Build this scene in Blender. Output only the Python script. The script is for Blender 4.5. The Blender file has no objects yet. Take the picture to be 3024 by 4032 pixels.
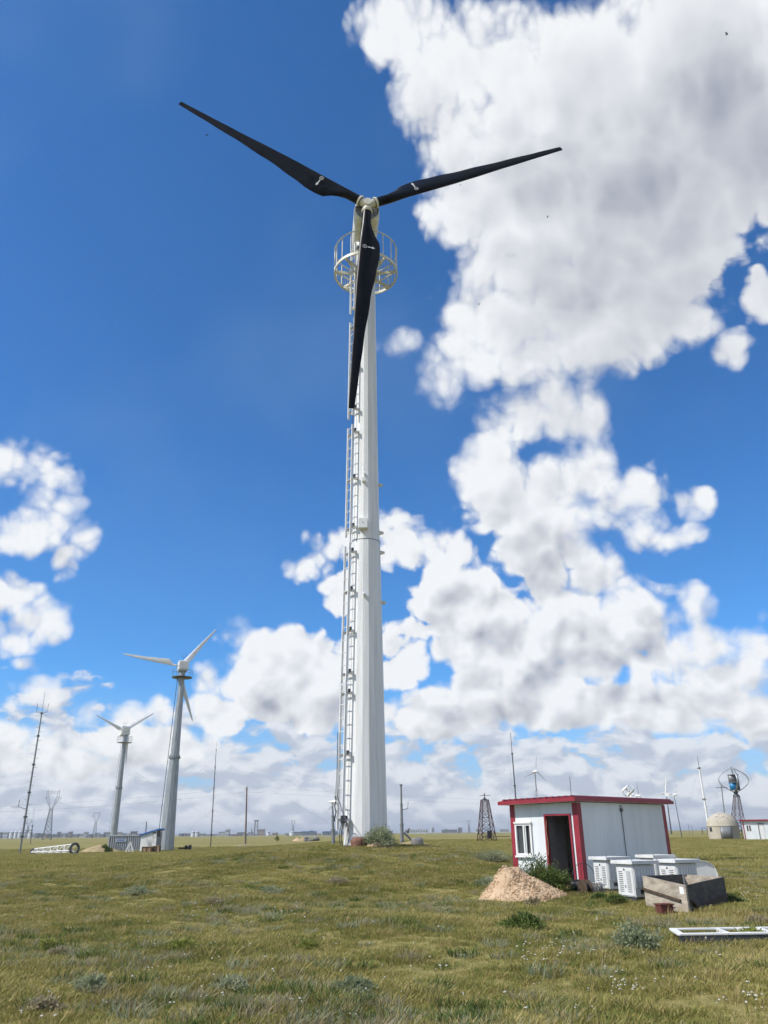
import bpy, bmesh, math, random
import numpy as np
from mathutils import Vector, Matrix
R_ = math.radians
rnd = random.Random(7)
scene = bpy.context.scene
COL = scene.collection

# ------------------------------------------------------------------ camera
FPX, THETA, ROLL, EYE = 3028.0, math.atan(1264 / 3028.0), R_(0.55), 1.6
_F = np.array([0, math.cos(THETA), math.sin(THETA)])
_R0 = np.array([1.0, 0, 0]); _U0 = np.array([0, -math.sin(THETA), math.cos(THETA)])
_R = _R0 * math.cos(ROLL) - _U0 * math.sin(ROLL)
_U = _U0 * math.cos(ROLL) + _R0 * math.sin(ROLL)
cam_data = bpy.data.cameras.new("camera"); cam = bpy.data.objects.new("camera", cam_data); COL.objects.link(cam)
cam_data.sensor_fit = 'HORIZONTAL'; cam_data.sensor_width = 36.0; cam_data.lens = 36.0 * FPX / 3024.0
cam_data.clip_start = 0.1; cam_data.clip_end = 60000
cam.matrix_world = Matrix(((_R[0], _U[0], -_F[0], 0), (_R[1], _U[1], -_F[1], 0), (_R[2], _U[2], -_F[2], EYE), (0, 0, 0, 1)))
scene.camera = cam

# ------------------------------------------------------------------ exposure and renderer
scene.render.engine = 'CYCLES'
scene.view_settings.view_transform = 'Standard'; scene.view_settings.look = 'None'
scene.view_settings.exposure = 0.0; scene.view_settings.gamma = 1.0; scene.view_settings.use_curve_mapping = False
scene.cycles.use_denoising = True
scene.cycles.use_adaptive_sampling = True; scene.cycles.adaptive_threshold = 0.025; scene.cycles.adaptive_min_samples = 10
scene.cycles.max_bounces = 4; scene.cycles.diffuse_bounces = 2; scene.cycles.transparent_max_bounces = 8
scene.cycles.sample_clamp_indirect = 6.0

# ------------------------------------------------------------------ sun
SUN_AZ = (-0.93, -0.37); SUN_EL = R_(46)
_h = math.hypot(*SUN_AZ)
SUN = Vector((SUN_AZ[0] / _h * math.cos(SUN_EL), SUN_AZ[1] / _h * math.cos(SUN_EL), math.sin(SUN_EL)))
sd = bpy.data.lights.new("sun", 'SUN'); sd.energy = 4.6; sd.angle = R_(0.53); sd.color = (1.0, 0.955, 0.88)
so = bpy.data.objects.new("sun", sd); COL.objects.link(so)
so.rotation_euler = SUN.to_track_quat('Z', 'Y').to_euler(); so.location = (-40, -30, 60)

# ------------------------------------------------------------------ sky: Nishita air + cumulus laid out by azimuth and elevation
def ray(x, y): return _F + _R * (x - 1512) / FPX - _U * (y - 2016) / FPX
def azel(x, y):
    d = ray(x * 3024 / 1659, y * 3024 / 1659); d = d / np.linalg.norm(d)
    return math.degrees(math.atan2(d[0], d[1])), math.degrees(math.asin(d[2]))
# x, y, half width, half height of the cumulus heads (sixteenths of the frame height would be ~138 units)
BLOBS = [
 (865,50,80,105),(930,170,85,95),(985,280,85,90),(1060,130,140,110),(1280,190,220,190),(1130,250,130,130),(1520,160,260,330),(1640,300,190,260),(1010,350,75,60),(985,445,55,75),
 (1180,400,210,170),(1390,440,260,210),(1130,560,130,110),(1260,640,210,150),(1090,690,120,95),(1010,770,80,60),(955,815,42,46),(1340,700,150,90),(1430,640,120,110),(1530,470,140,110),(1180,760,150,62),
 (870,740,26,16),(1588,752,26,20),(1645,640,26,40),
 (1110,905,85,52),(1195,880,52,62),(1262,905,34,62),(1045,1000,66,66),(1095,1080,90,80),(1185,1095,120,95),(1265,1040,55,70),(1335,1085,75,50),(1395,1090,34,34),(1170,1190,105,52),(1500,1088,42,22),(1400,1150,42,34),(1465,1160,38,18),
 (655,1230,38,26),(720,1200,50,40),(745,1270,48,48),(850,1160,48,44),(895,1190,36,30),(885,1360,30,18),(960,1210,60,50),(985,1290,90,66),(1060,1340,110,62),(1200,1290,74,66),(1290,1270,74,62),(1350,1340,90,62),(1235,1390,150,66),(1120,1420,120,60),(1020,1400,70,40),(1395,1380,52,50),(1442,1280,16,9),
 (1500,1330,50,54),(1515,1390,62,66),(1480,1410,36,44),(1640,1330,14,13),(1630,1410,44,44),(1600,1470,80,60),(1390,1465,45,34),
 (512,1366,26,24),(560,1395,36,26),(620,1400,55,34),(690,1430,58,44),(455,1465,30,26),(520,1480,62,46),(600,1490,110,60),(700,1510,90,66),(470,1540,60,42),(870,1400,34,30),(860,1450,44,34),(900,1420,16,16),
 (1100,1500,140,56),(960,1540,120,52),(1240,1510,160,60),(1480,1530,160,52),(1620,1540,90,60),(1330,1440,110,50),(1560,1470,90,46),(1180,1450,130,50),(1620,1390,50,40),(760,1440,60,60),(560,1450,90,50),
 (50,1010,62,36),(130,1032,28,22),(20,1060,40,50),(75,1105,68,50),(35,1150,72,40),(178,1178,26,32),(145,1215,20,32),(25,1290,60,44),(75,1340,56,52),(40,1370,60,34),(60,1437,16,9),(70,1490,34,24),(45,1515,22,14),(105,1520,20,22),
 (15,1600,50,34),(65,1600,46,34),(200,1545,30,22),(270,1555,46,34),(345,1545,28,32),(320,1610,150,44),(150,1650,120,34),
]
HOLES = [(1110,38,30,30),(1182,972,40,18),(1490,935,16,40),(1330,1460,50,20),(1420,1470,60,22)]
def build_world():
    w = bpy.data.worlds.new("World"); scene.world = w; w.use_nodes = True
    w.cycles.sampling_method = 'MANUAL'; w.cycles.sample_map_resolution = 512
    nt = w.node_tree; nt.nodes.clear()
    # --- node group: signed distance (degrees) to the cloud heads
    def head_group(BL, HO):
      g = bpy.data.node_groups.new("cloud_heads", 'ShaderNodeTree')
      g.interface.new_socket("P", in_out='INPUT', socket_type='NodeSocketVector')
      g.interface.new_socket("D", in_out='OUTPUT', socket_type='NodeSocketFloat')
      gi = g.nodes.new('NodeGroupInput'); go = g.nodes.new('NodeGroupOutput')
      def vm(op, a, b, c=None):
          n = g.nodes.new('ShaderNodeVectorMath'); n.operation = op
          for i, v in enumerate((a, b, c)):
              if v is None: continue
              if isinstance(v, tuple): n.inputs[i].default_value = v
              else: g.links.new(v, n.inputs[i])
          return n.outputs[0]
      def bm(op, a, b):
          n = g.nodes.new('ShaderNodeMath'); n.operation = op; g.links.new(a, n.inputs[0])
          if isinstance(b, float): n.inputs[1].default_value = b
          else: g.links.new(b, n.inputs[1])
          return n.outputs[0]
      gs = g.nodes.new('ShaderNodeSeparateXYZ'); g.links.new(gi.outputs[0], gs.inputs[0])
      def triple(o):
          n = g.nodes.new('ShaderNodeCombineXYZ')
          for i in range(3): g.links.new(o, n.inputs[i])
          return n.outputs[0]
      AZ, EL = triple(gs.outputs[0]), triple(gs.outputs[1])
      def union(blobs):                                       # three ellipses per vector, so the sky stays cheap to shade
          acc = None
          for k in range(0, len(blobs), 3):
              tri = list(blobs[k:k + 3]); tri += [tri[-1]] * (3 - len(tri)); q = []
              for (x, y, rx, ry) in tri:
                  a, e = azel(x, y); a2, _ = azel(x + rx, y); _, e3 = azel(x, y - ry)
                  ra = max(abs(a2 - a), .2); re = max(abs(e3 - e), .2); q.append((a, e, ra, re, math.sqrt(ra * math.cos(R_(e)) * re)))
              X = vm('MULTIPLY_ADD', AZ, tuple(1 / t[2] for t in q), tuple(-t[0] / t[2] for t in q))
              Y = vm('MULTIPLY_ADD', EL, tuple(1 / t[3] for t in q), tuple(-t[1] / t[3] for t in q))
              rr = vm('MULTIPLY_ADD', X, X, vm('MULTIPLY', Y, Y))
              v = vm('MULTIPLY_ADD', rr, tuple(-t[4] / 2 for t in q), tuple(t[4] / 2 for t in q))
              acc = v if acc is None else vm('MAXIMUM', acc, v)
          s = g.nodes.new('ShaderNodeSeparateXYZ'); g.links.new(acc, s.inputs[0])
          return bm('MAXIMUM', bm('MAXIMUM', s.outputs[0], s.outputs[1]), s.outputs[2])
      hv = bm('MULTIPLY', union(HO), -1.0)
      g.links.new(bm('MINIMUM', union(BL), hv), go.inputs[0])
      return g
    g_all = head_group(BLOBS, HOLES); g_big = head_group([b for b in BLOBS if b[2] * b[3] > 2600], HOLES[:1])

    N = nt.nodes; L = nt.links
    def math_(op, a, b=None, c=None, clamp=False):
        n = N.new('ShaderNodeMath'); n.operation = op; n.use_clamp = clamp
        for i, v in enumerate((a, b, c)):
            if v is None: continue
            if isinstance(v, (int, float)): n.inputs[i].default_value = v
            else: L.new(v, n.inputs[i])
        return n.outputs[0]
    def vec(op, a, b=None, s=None):
        n = N.new('ShaderNodeVectorMath'); n.operation = op
        for i, v in enumerate((a, b)):
            if v is None: continue
            if isinstance(v, tuple): n.inputs[i].default_value = v
            else: L.new(v, n.inputs[i])
        if s is not None: n.inputs['Scale'].default_value = s
        return n.outputs[0]
    def ramp(v, a, b, lo=0., hi=1., smooth=True):
        n = N.new('ShaderNodeMapRange'); n.interpolation_type = 'SMOOTHSTEP' if smooth else 'LINEAR'; n.clamp = True
        L.new(v, n.inputs[0]); n.inputs[1].default_value = a; n.inputs[2].default_value = b; n.inputs[3].default_value = lo; n.inputs[4].default_value = hi
        return n.outputs[0]
    def noise(v, scale, detail, rough=.55, dist=0.):
        n = N.new('ShaderNodeTexNoise'); n.noise_dimensions = '3D'; L.new(v, n.inputs['Vector'])
        n.inputs['Scale'].default_value = scale; n.inputs['Detail'].default_value = detail; n.inputs['Roughness'].default_value = rough; n.inputs['Distortion'].default_value = dist
        return n.outputs['Fac']
    def mix(f, a, b):
        n = N.new('ShaderNodeMix'); n.data_type = 'RGBA'
        if isinstance(f, float): n.inputs[0].default_value = f
        else: L.new(f, n.inputs[0])
        for i, v in ((6, a), (7, b)):
            if isinstance(v, tuple): n.inputs[i].default_value = (*v, 1)
            else: L.new(v, n.inputs[i])
        return n.outputs[2]
    def rgb(c):
        n = N.new('ShaderNodeCombineXYZ')
        for i in range(3): n.inputs[i].default_value = c[i]
        return n.outputs[0]
    tc = N.new('ShaderNodeTexCoord'); d = tc.outputs['Generated']
    sep = N.new('ShaderNodeSeparateXYZ'); L.new(d, sep.inputs[0])
    az = math_('MULTIPLY', math_('ARCTAN2', sep.outputs[0], sep.outputs[1]), 57.2958)
    el = math_('MULTIPLY', math_('ARCSINE', sep.outputs[2]), 57.2958)
    cmb = N.new('ShaderNodeCombineXYZ'); L.new(az, cmb.inputs[0]); L.new(el, cmb.inputs[1]); P = cmb.outputs[0]
    # stretch the noise sideways low over the horizon, where the cloud layers are seen edge-on
    lowv = N.new('ShaderNodeCombineXYZ'); L.new(math_('MULTIPLY', az, .0175), lowv.inputs[0]); L.new(math_('MULTIPLY', el, .034), lowv.inputs[1])
    def heads(p, g):
        n = N.new('ShaderNodeGroup'); n.node_tree = g; L.new(p, n.inputs[0]); return n.outputs[0]
    def puffs(v, scale, detail):
        n = N.new('ShaderNodeTexVoronoi'); n.voronoi_dimensions = '2D'; n.feature = 'F1'; n.normalize = True; L.new(v, n.inputs['Vector'])
        n.inputs['Scale'].default_value = scale; n.inputs['Detail'].default_value = detail; n.inputs['Roughness'].default_value = .55; n.inputs['Lacunarity'].default_value = 2.3
        return n.outputs['Distance']
    nv = N.new('ShaderNodeTexNoise'); L.new(d, nv.inputs['Vector']); nv.inputs['Scale'].default_value = 16; nv.inputs['Detail'].default_value = 1.5
    warp = vec('ADD', vec('SCALE', P, s=.0175), vec('SCALE', vec('SUBTRACT', nv.outputs['Color'], (.5, .5, .5)), s=.050))
    SH = (-.009, 0, .020)
    nA = noise(d, 9, 6, .62, .3); nA2 = noise(vec('ADD', d, SH), 9, 3, .62, .3)
    vA = puffs(warp, 21, 1.3); vA2 = puffs(vec('ADD', warp, (-.009, .020, 0)), 21, .6)
    size = ramp(el, 4., 30., .42, 1.1)                      # farther heads are smaller, so are their lumps
    kv = ramp(el, 12., 34., 6.6, 3.8)
    def lump(n, v): return math_('MULTIPLY', math_('MULTIPLY_ADD', math_('SUBTRACT', n, .5), 5.4, math_('MULTIPLY', math_('SUBTRACT', .31, v), kv)), size)
    wob = lump(nA, vA); wob2 = lump(nA2, vA2)
    H = heads(P, g_all)
    up = N.new('ShaderNodeCombineXYZ'); L.new(ramp(el, 5, 35, -.6, -2.2), up.inputs[0]); L.new(ramp(el, 5, 35, 1.3, 5.5), up.inputs[1])
    H2 = heads(vec('ADD', P, up.outputs[0]), g_big)                # what lies between this part and the sun
    # open sky outside the laid-out part carries the same sort of cumulus field
    nF = noise(d, 2.6, 3, .5)
    inside = math_('MULTIPLY', ramp(math_('ABSOLUTE', az), 33, 42, 1, 0), ramp(el, 57, 66, 1, 0))
    field = math_('MULTIPLY', math_('SUBTRACT', nF, .53), 40)
    def blendfield(h): return math_('ADD', math_('MULTIPLY', math_('MAXIMUM', h, -12.0), inside), math_('MULTIPLY', field, math_('SUBTRACT', 1, inside)))
    D = math_('ADD', math_('ADD', blendfield(H), wob), math_('MULTIPLY', size, .75)); D2 = math_('ADD', blendfield(H2), math_('MULTIPLY', wob2, ramp(el, 14, 27, .75, .40)))
    edge = math_('MULTIPLY', ramp(nF, .38, .6, .6, 2.0, False), ramp(el, 4, 30, .45, 1.3))
    aC = ramp(math_('DIVIDE', D, edge), -.35, 1.0)
    # low band of edge-on layers
    lo = vec('ADD', lowv.outputs[0], vec('SCALE', vec('SUBTRACT', nv.outputs['Color'], (.5, .5, .5)), s=.045)); LS = (-.006, .024, 0)
    def layer(v, de): return math_('MULTIPLY_ADD', math_('SUBTRACT', .31, puffs(v, 19, de)), .45, noise(v, 11, 5, .6, .2))
    nL = layer(lo, 1.2); nL2 = layer(vec('ADD', lo, LS), .6)
    lowbias = ramp(el, 1.0, 24., .26, -.78, False)
    aL = ramp(math_('ADD', nL, lowbias), .44, .56)
    # shading: lumps open to the sun are white, parts with cloud between them and the sun are grey
    shade = ramp(D2, -.8, 3.4)
    high = ramp(el, 14, 27); deep = ramp(math_('MULTIPLY_ADD', wob, .35, H), .8, 4.6)
    relief = math_('ADD', math_('MULTIPLY', math_('SUBTRACT', nA2, nA), 1.5), math_('MULTIPLY', math_('SUBTRACT', vA, vA2), 1.05))
    gr = math_('ADD', math_('ADD', math_('MULTIPLY', shade, ramp(high, 0, 1, .74, .50, False)), math_('MULTIPLY', deep, ramp(high, 0, 1, .20, .70, False))), math_('MULTIPLY', relief, ramp(high, 0, 1, 1.0, .30, False)), clamp=True)
    gL = ramp(math_('SUBTRACT', nL, nL2), -.11, .11, 1, 0)
    WHITE, GREY = (.93, .95, .97), (.40, .43, .505)
    cC = mix(gr, WHITE, GREY); cL = mix(math_('MULTIPLY_ADD', gL, .62, .15), (.88, .90, .94), (.42, .48, .60))
    sky = N.new('ShaderNodeTexSky'); sky.sky_type = 'NISHITA'; sky.sun_disc = False
    sky.sun_elevation = SUN_EL; sky.sun_rotation = math.atan2(SUN.x, SUN.y); sky.altitude = 900; sky.air_density = 1.0; sky.dust_density = .35; sky.ozone_density = 1.6
    STR = .15
    tint = N.new('ShaderNodeVectorMath'); tint.operation = 'MULTIPLY'; L.new(sky.outputs[0], tint.inputs[0]); tint.inputs[1].default_value = (.36, .76, 1.13)
    inv = 1 / STR
    skyh = mix(ramp(el, 0., 11., .80, 0.), tint.outputs[0], vec('SCALE', rgb((.46, .56, .72)), s=inv))
    skyh = mix(math_('MULTIPLY', ramp(nF, .47, .66), ramp(el, 12, 24, 0., .10)), skyh, vec('SCALE', rgb((.34, .50, .74)), s=inv))
    c1 = mix(math_('MULTIPLY', aL, .93), skyh, vec('SCALE', cL, s=inv))
    c2 = mix(math_('MULTIPLY', aC, .97), c1, vec('SCALE', cC, s=inv))
    bg = N.new('ShaderNodeBackground'); L.new(c2, bg.inputs[0]); bg.inputs[1].default_value = STR
    out = N.new('ShaderNodeOutputWorld'); L.new(bg.outputs[0], out.inputs[0])
build_world()
# ------------------------------------------------------------------ helpers
def at(x, y, Y):
    d = ray(x, y); t = Y / d[1]; return Vector((d[0] * t, Y, EYE + d[2] * t))
def sstep(a, b, v):
    t = np.clip((v - a) / (b - a), 0, 1); return t * t * (3 - 2 * t)
TX, TY, TZ = -1.03, 40.0, 1.0                           # foot of the main tower, on a low rise
def hgt(x, y):
    x = np.asarray(x, float); y = np.asarray(y, float)
    dx = (x - TX) / np.where(x > TX, 15.0, 15.0); dy = (y - TY) / 20.0
    m = sstep(0, 1, 1 - np.sqrt(dx * dx + dy * dy)) * TZ
    dip = -1.0 * sstep(60, 140, y) * sstep(5, 32, -x)
    fade = 1 - sstep(30, 90, np.hypot(x, y))
    u = .05 * np.sin(x * .55 + 1.3) * np.sin(y * .47) + .03 * np.sin(x * 1.3 + y * .9) + .02 * np.sin(y * 2.1 - x * 1.7)
    return m + dip + u * fade
def gnd(x, y):
    d = ray(x, y); t = 4.0
    while t < 6000:
        p = d * t
        if EYE + p[2] <= float(hgt(p[0], p[1])): break
        t += max(.05, t * .003)
    p = d * t
    return Vector((p[0], p[1], float(hgt(p[0], p[1]))))
def on(x, y): return Vector((x, y, float(hgt(x, y))))

class MB:
    def __init__(self): self.v = []; self.f = []; self.sm = []
    def add(self, vs, fs, smooth=False):
        b = len(self.v); self.v += [tuple(p) for p in vs]
        for q in fs: self.f.append(tuple(i + b for i in q)); self.sm.append(smooth)
        return self
    def box(self, c, s, m=None):
        c = Vector(c); h = Vector(s) / 2
        vs = [Vector((a * h.x, b * h.y, d * h.z)) for a in (-1, 1) for b in (-1, 1) for d in (-1, 1)]
        vs = [c + (m @ p if m is not None else p) for p in vs]
        return self.add(vs, [(0, 1, 3, 2), (4, 6, 7, 5), (0, 4, 5, 1), (2, 3, 7, 6), (0, 2, 6, 4), (1, 5, 7, 3)])
    def bar(self, p, q, w, h=None, up=(0, 0, 1)):
        p = Vector(p); q = Vector(q); z = q - p; l = z.length
        if l < 1e-6: return self
        z /= l; u = Vector(up)
        if abs(z.dot(u)) > .98: u = Vector((1, 0, 0)) if abs(z.x) < .9 else Vector((0, 1, 0))
        x = u.cross(z).normalized(); y = z.cross(x)
        return self.box((p + q) / 2, (w, h or w, l), Matrix((x, y, z)).transposed())
    def tube(self, p, q, r0, r1=None, n=10, caps=True, smooth=True):
        p = Vector(p); q = Vector(q); z = (q - p)
        if z.length < 1e-6: return self
        z.normalize(); r1 = r0 if r1 is None else r1
        u = Vector((0, 0, 1)) if abs(z.z) < .95 else Vector((1, 0, 0)); x = u.cross(z).normalized(); y = z.cross(x)
        vs = []
        for c, r in ((p, r0), (q, r1)):
            for k in range(n):
                a = 2 * math.pi * k / n; vs.append(c + x * math.cos(a) * r + y * math.sin(a) * r)
        self.add(vs, [(k, (k + 1) % n, n + (k + 1) % n, n + k) for k in range(n)], smooth)
        if caps: self.add(vs, [tuple(range(n))[::-1], tuple(range(n, 2 * n))])
        return self
    def path(self, pts, r, n=6):
        pts = [Vector(p) for p in pts]; ring = []; b = []
        for i, p in enumerate(pts):
            z = (pts[min(i + 1, len(pts) - 1)] - pts[max(i - 1, 0)]).normalized()
            u = Vector((0, 0, 1)) if abs(z.z) < .9 else Vector((1, 0, 0)); x = u.cross(z).normalized(); y = z.cross(x)
            b += [p + x * math.cos(2 * math.pi * k / n) * r + y * math.sin(2 * math.pi * k / n) * r for k in range(n)]
        fs = [(i * n + k, i * n + (k + 1) % n, (i + 1) * n + (k + 1) % n, (i + 1) * n + k) for i in range(len(pts) - 1) for k in range(n)]
        return self.add(b, fs, True)
    def ring(self, c, R, r, n=40, m=5, a0=0., a1=2 * math.pi, sq=None):
        c = Vector(c); full = abs(a1 - a0 - 2 * math.pi) < 1e-6; cnt = n if full else n + 1; vs = []
        prof = [(math.cos(2 * math.pi * k / m) * r, math.sin(2 * math.pi * k / m) * r) for k in range(m)] if sq is None else [(-sq[0], -sq[1]), (sq[0], -sq[1]), (sq[0], sq[1]), (-sq[0], sq[1])]
        m = len(prof)
        for i in range(cnt):
            a = a0 + (a1 - a0) * i / n
            for (pr, pz) in prof: vs.append(c + Vector(((R + pr) * math.cos(a), (R + pr) * math.sin(a), pz)))
        fs = [(i * m + k, ((i + 1) % cnt) * m + k, ((i + 1) % cnt) * m + (k + 1) % m, i * m + (k + 1) % m) for i in range(n) for k in range(m)]
        return self.add(vs, fs, sq is None)
    def lathe(self, prof, n=24, c=(0, 0, 0), a0=0., smooth=True, caps=True):
        c = Vector(c); vs = [c + Vector((r * math.cos(a0 + 2 * math.pi * k / n), r * math.sin(a0 + 2 * math.pi * k / n), z)) for (r, z) in prof for k in range(n)]
        fs = [(i * n + k, i * n + (k + 1) % n, (i + 1) * n + (k + 1) % n, (i + 1) * n + k) for i in range(len(prof) - 1) for k in range(n)]
        self.add(vs, fs, smooth)
        if caps: self.add(vs, [tuple(range(n))[::-1], tuple(range((len(prof) - 1) * n, len(prof) * n))])
        return self
    def prism(self, poly, o, ux, uy, depth):
        o = Vector(o); ux = Vector(ux); uy = Vector(uy); d = Vector(depth); n = len(poly)
        a = [o + ux * p[0] + uy * p[1] for p in poly]; vs = a + [p + d for p in a]
        return self.add(vs, [tuple(range(n))[::-1], tuple(range(n, 2 * n))] + [(k, (k + 1) % n, n + (k + 1) % n, n + k) for k in range(n)])
    def mesh(self, name, mats):
        me = bpy.data.meshes.new(name); me.from_pydata(self.v, [], self.f)
        me.polygons.foreach_set('use_smooth', self.sm)
        for m in (mats if isinstance(mats, (list, tuple)) else [mats]): me.materials.append(m)
        bm = bmesh.new(); bm.from_mesh(me); bmesh.ops.recalc_face_normals(bm, faces=bm.faces); bm.to_mesh(me); bm.free()
        return me
    def build(self, name, mats, parent=None, bevel=0., mw=None):
        return put(name, self.mesh(name, mats), parent, bevel, mw)
def put(name, me, parent=None, bevel=0., mw=None):
    o = bpy.data.objects.new(name, me); COL.objects.link(o)
    if parent is not None: o.parent = parent
    if mw is not None: o.matrix_local = mw
    if bevel:
        b = o.modifiers.new('bevel', 'BEVEL'); b.width = bevel; b.segments = 2; b.limit_method = 'ANGLE'
    return o
def tag(o, label=None, cat=None, group=None, kind=None):
    for k, v in (('label', label), ('category', cat), ('group', group), ('kind', kind)):
        if v: o[k] = v
    return o
def thing(name, label, cat, loc, rz=0., group=None):
    o = bpy.data.objects.new(name, None); COL.objects.link(o); o.location = loc; o.rotation_euler = (0, 0, rz); o.empty_display_size = .3
    return tag(o, label, cat, group)
def copy_tree(o, parent=None):
    c = o.copy(); COL.objects.link(c); c.parent = parent
    for ch in list(o.children): copy_tree(ch, c)
    return c

# ------------------------------------------------------------------ materials
def lin(r, g, b):
    f = lambda v: v / 12.92 if v <= .04045 else ((v + .055) / 1.055) ** 2.4
    return (f(r / 255), f(g / 255), f(b / 255))
def mat(name, c, rough=.5, metal=0., var=.12, scale=3., bump=0., c2=None, stretch=(1, 1, 1), spec=.5, coat=0., detail=5., lo=.35, hi=.65, bscale=None, thr=None):
    m = bpy.data.materials.new(name); m.use_nodes = True; nt = m.node_tree; N = nt.nodes; L = nt.links; b = N['Principled BSDF']
    tc = N.new('ShaderNodeTexCoord'); mp = N.new('ShaderNodeMapping'); mp.inputs['Scale'].default_value = stretch; L.new(tc.outputs['Object'], mp.inputs[0])
    ns = N.new('ShaderNodeTexNoise'); ns.inputs['Scale'].default_value = scale; ns.inputs['Detail'].default_value = detail; ns.inputs['Roughness'].default_value = .6; L.new(mp.outputs[0], ns.inputs['Vector'])
    rp = N.new('ShaderNodeMapRange'); rp.inputs[1].default_value = lo; rp.inputs[2].default_value = hi; L.new(ns.outputs['Fac'], rp.inputs[0])
    mx = N.new('ShaderNodeMix'); mx.data_type = 'RGBA'; L.new(rp.outputs[0], mx.inputs[0])
    ca = c2 if c2 else tuple(min(1, v * (1 + var * .5)) for v in c)
    mx.inputs[6].default_value = (*(tuple(v * (1 - var) for v in c) if not c2 else c), 1); mx.inputs[7].default_value = (*ca, 1)
    L.new(mx.outputs[2], b.inputs['Base Color'])
    b.inputs['Roughness'].default_value = rough; b.inputs['Metallic'].default_value = metal; b.inputs['Specular IOR Level'].default_value = spec
    if coat: b.inputs['Coat Weight'].default_value = coat; b.inputs['Coat Roughness'].default_value = .12
    if bump:
        n2 = N.new('ShaderNodeTexNoise'); n2.inputs['Scale'].default_value = bscale or scale * 3; n2.inputs['Detail'].default_value = 6; L.new(mp.outputs[0], n2.inputs['Vector'])
        bp = N.new('ShaderNodeBump'); bp.inputs['Strength'].default_value = bump; bp.inputs['Distance'].default_value = .05; L.new(n2.outputs['Fac'], bp.inputs['Height']); L.new(bp.outputs[0], b.inputs['Normal'])
    return m
M = {}
M['tower_white'] = mat('tower_white', (.79, .795, .79), .38, var=.13, scale=1.6, stretch=(3, 3, .12), bump=.02)
M['cream'] = mat('cream_paint', (.70, .68, .58), .45, var=.12, scale=3)
M['white'] = mat('white_paint', (.80, .80, .79), .4, var=.07, scale=2)
M['blade_black'] = mat('blade_black', (.0035, .0042, .0065), .36, var=.5, scale=1.2, stretch=(1, 1, .4), spec=.16)
M['blade_white'] = mat('blade_white', (.78, .78, .78), .3, var=.05, scale=1)
M['print'] = mat('white_print', (.75, .75, .75), .5, var=.05)
M['galv'] = mat('galvanised_steel', (.36, .39, .41), .48, .35, var=.22, scale=2.2, stretch=(2, 2, .25), bump=.03)
M['galv_dark'] = mat('dark_steel', (.10, .11, .12), .5, .5, var=.3, scale=5)
M['steel_grey'] = mat('grey_steel', (.25, .26, .27), .5, .4, var=.2, scale=4)
M['rubber'] = mat('black_rubber', (.018, .018, .02), .55, var=.3)
M['cable'] = mat('cable', (.035, .037, .042), .5, var=.3)
M['red'] = mat('red_trim', (.25, .018, .034), .45, var=.22, scale=2.5, c2=(.33, .034, .054))
M['panel'] = mat('shed_panel', (.76, .80, .82), .5, var=.10, scale=1.5, stretch=(1, 1, .15))
M['inside'] = mat('inside_panel', (.20, .21, .22), .7, var=.15)
M['floor_wood'] = mat('shed_floor', (.16, .09, .045), .7, var=.3, stretch=(1, 8, 1))
M['dark'] = mat('dark_void', (.012, .012, .013), .7, var=.3)
M['cabinet'] = mat('cabinet_paint', (.70, .71, .70), .42, var=.10, scale=4, bump=.01)
M['slot'] = mat('slot_dark', (.05, .055, .06), .6, var=.2)
M['ply'] = mat('weathered_board', (.47, .41, .33), .85, scale=3.2, c2=(.22, .185, .145), stretch=(1, 1, 2.2), bump=.25, lo=.38, hi=.72)
M['ply_shaded'] = mat('shaded_board', (.055, .052, .05), .8, scale=4, c2=(.12, .11, .10), stretch=(.8, .8, 2.4), bump=.3, lo=.4, hi=.75)  # darker copy of the board: shade on the box put into the colour
M['timber'] = mat('timber_strip', (.085, .055, .035), .8, var=.4, scale=8)
M['rust'] = mat('rust_red', (.13, .035, .028), .75, var=.35, scale=9, bump=.1)
M['lattice_red'] = mat('lattice_red_oxide', (.075, .030, .030), .65, var=.35, scale=3)
M['soil'] = mat('dry_soil', (.60, .44, .29), .95, scale=3, c2=(.44, .305, .185), bump=.6, bscale=14)
M['soil_far'] = mat('dry_soil_far', (.40, .31, .17), .95, scale=.7, c2=(.27, .21, .11), bump=.3)
M['rock_red'] = mat('red_stone', (.22, .11, .075), .85, scale=3, var=.35, bump=.4)
M['rock'] = mat('grey_stone', (.22, .21, .20), .85, scale=1.5, var=.4, bump=.4)
M['concrete'] = mat('dome_concrete', (.50, .45, .36), .9, scale=.5, c2=(.38, .345, .28), stretch=(1, 1, .35), bump=.2)
M['chalk'] = mat('chalk_scrawl', (.62, .60, .55), .9, var=.1)
M['container'] = mat('container_grey', (.44, .47, .49), .55, .1, var=.14, scale=.9)
M['blue'] = mat('blue_roof', (.02, .13, .42), .4, var=.15)
M['print_blue'] = mat('blue_print', (.03, .12, .38), .6, var=.2)
M['print_plate'] = mat('pale_plate', (.42, .48, .55), .6, var=.1)
M['pale_wall'] = mat('pale_hut_wall', (.70, .70, .68), .6, var=.06)
M['crate'] = mat('crate_wood', (.40, .27, .15), .75, scale=2, c2=(.27, .17, .09), stretch=(1, 1, 4))
M['olive'] = mat('olive_dish', (.20, .17, .035), .6, var=.25)
M['glass'] = mat('window_glass', (.055, .065, .075), .08, var=.4, scale=1.5, spec=.8)
M['blue_drum'] = mat('blue_drum', (.02, .20, .42), .4, var=.1)
M['wire'] = mat('far_wire', (.12, .125, .135), .6, var=.1)
M['pylon'] = mat('pylon_steel', (.20, .215, .24), .55, .2, var=.15, scale=.2)
M['wood_pole'] = mat('wood_pole', (.20, .155, .12), .8, var=.25, scale=1, stretch=(3, 3, .3))
M['town_a'] = mat('town_wall_grey', (.27, .29, .33), .8, var=.2, scale=.05)
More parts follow.
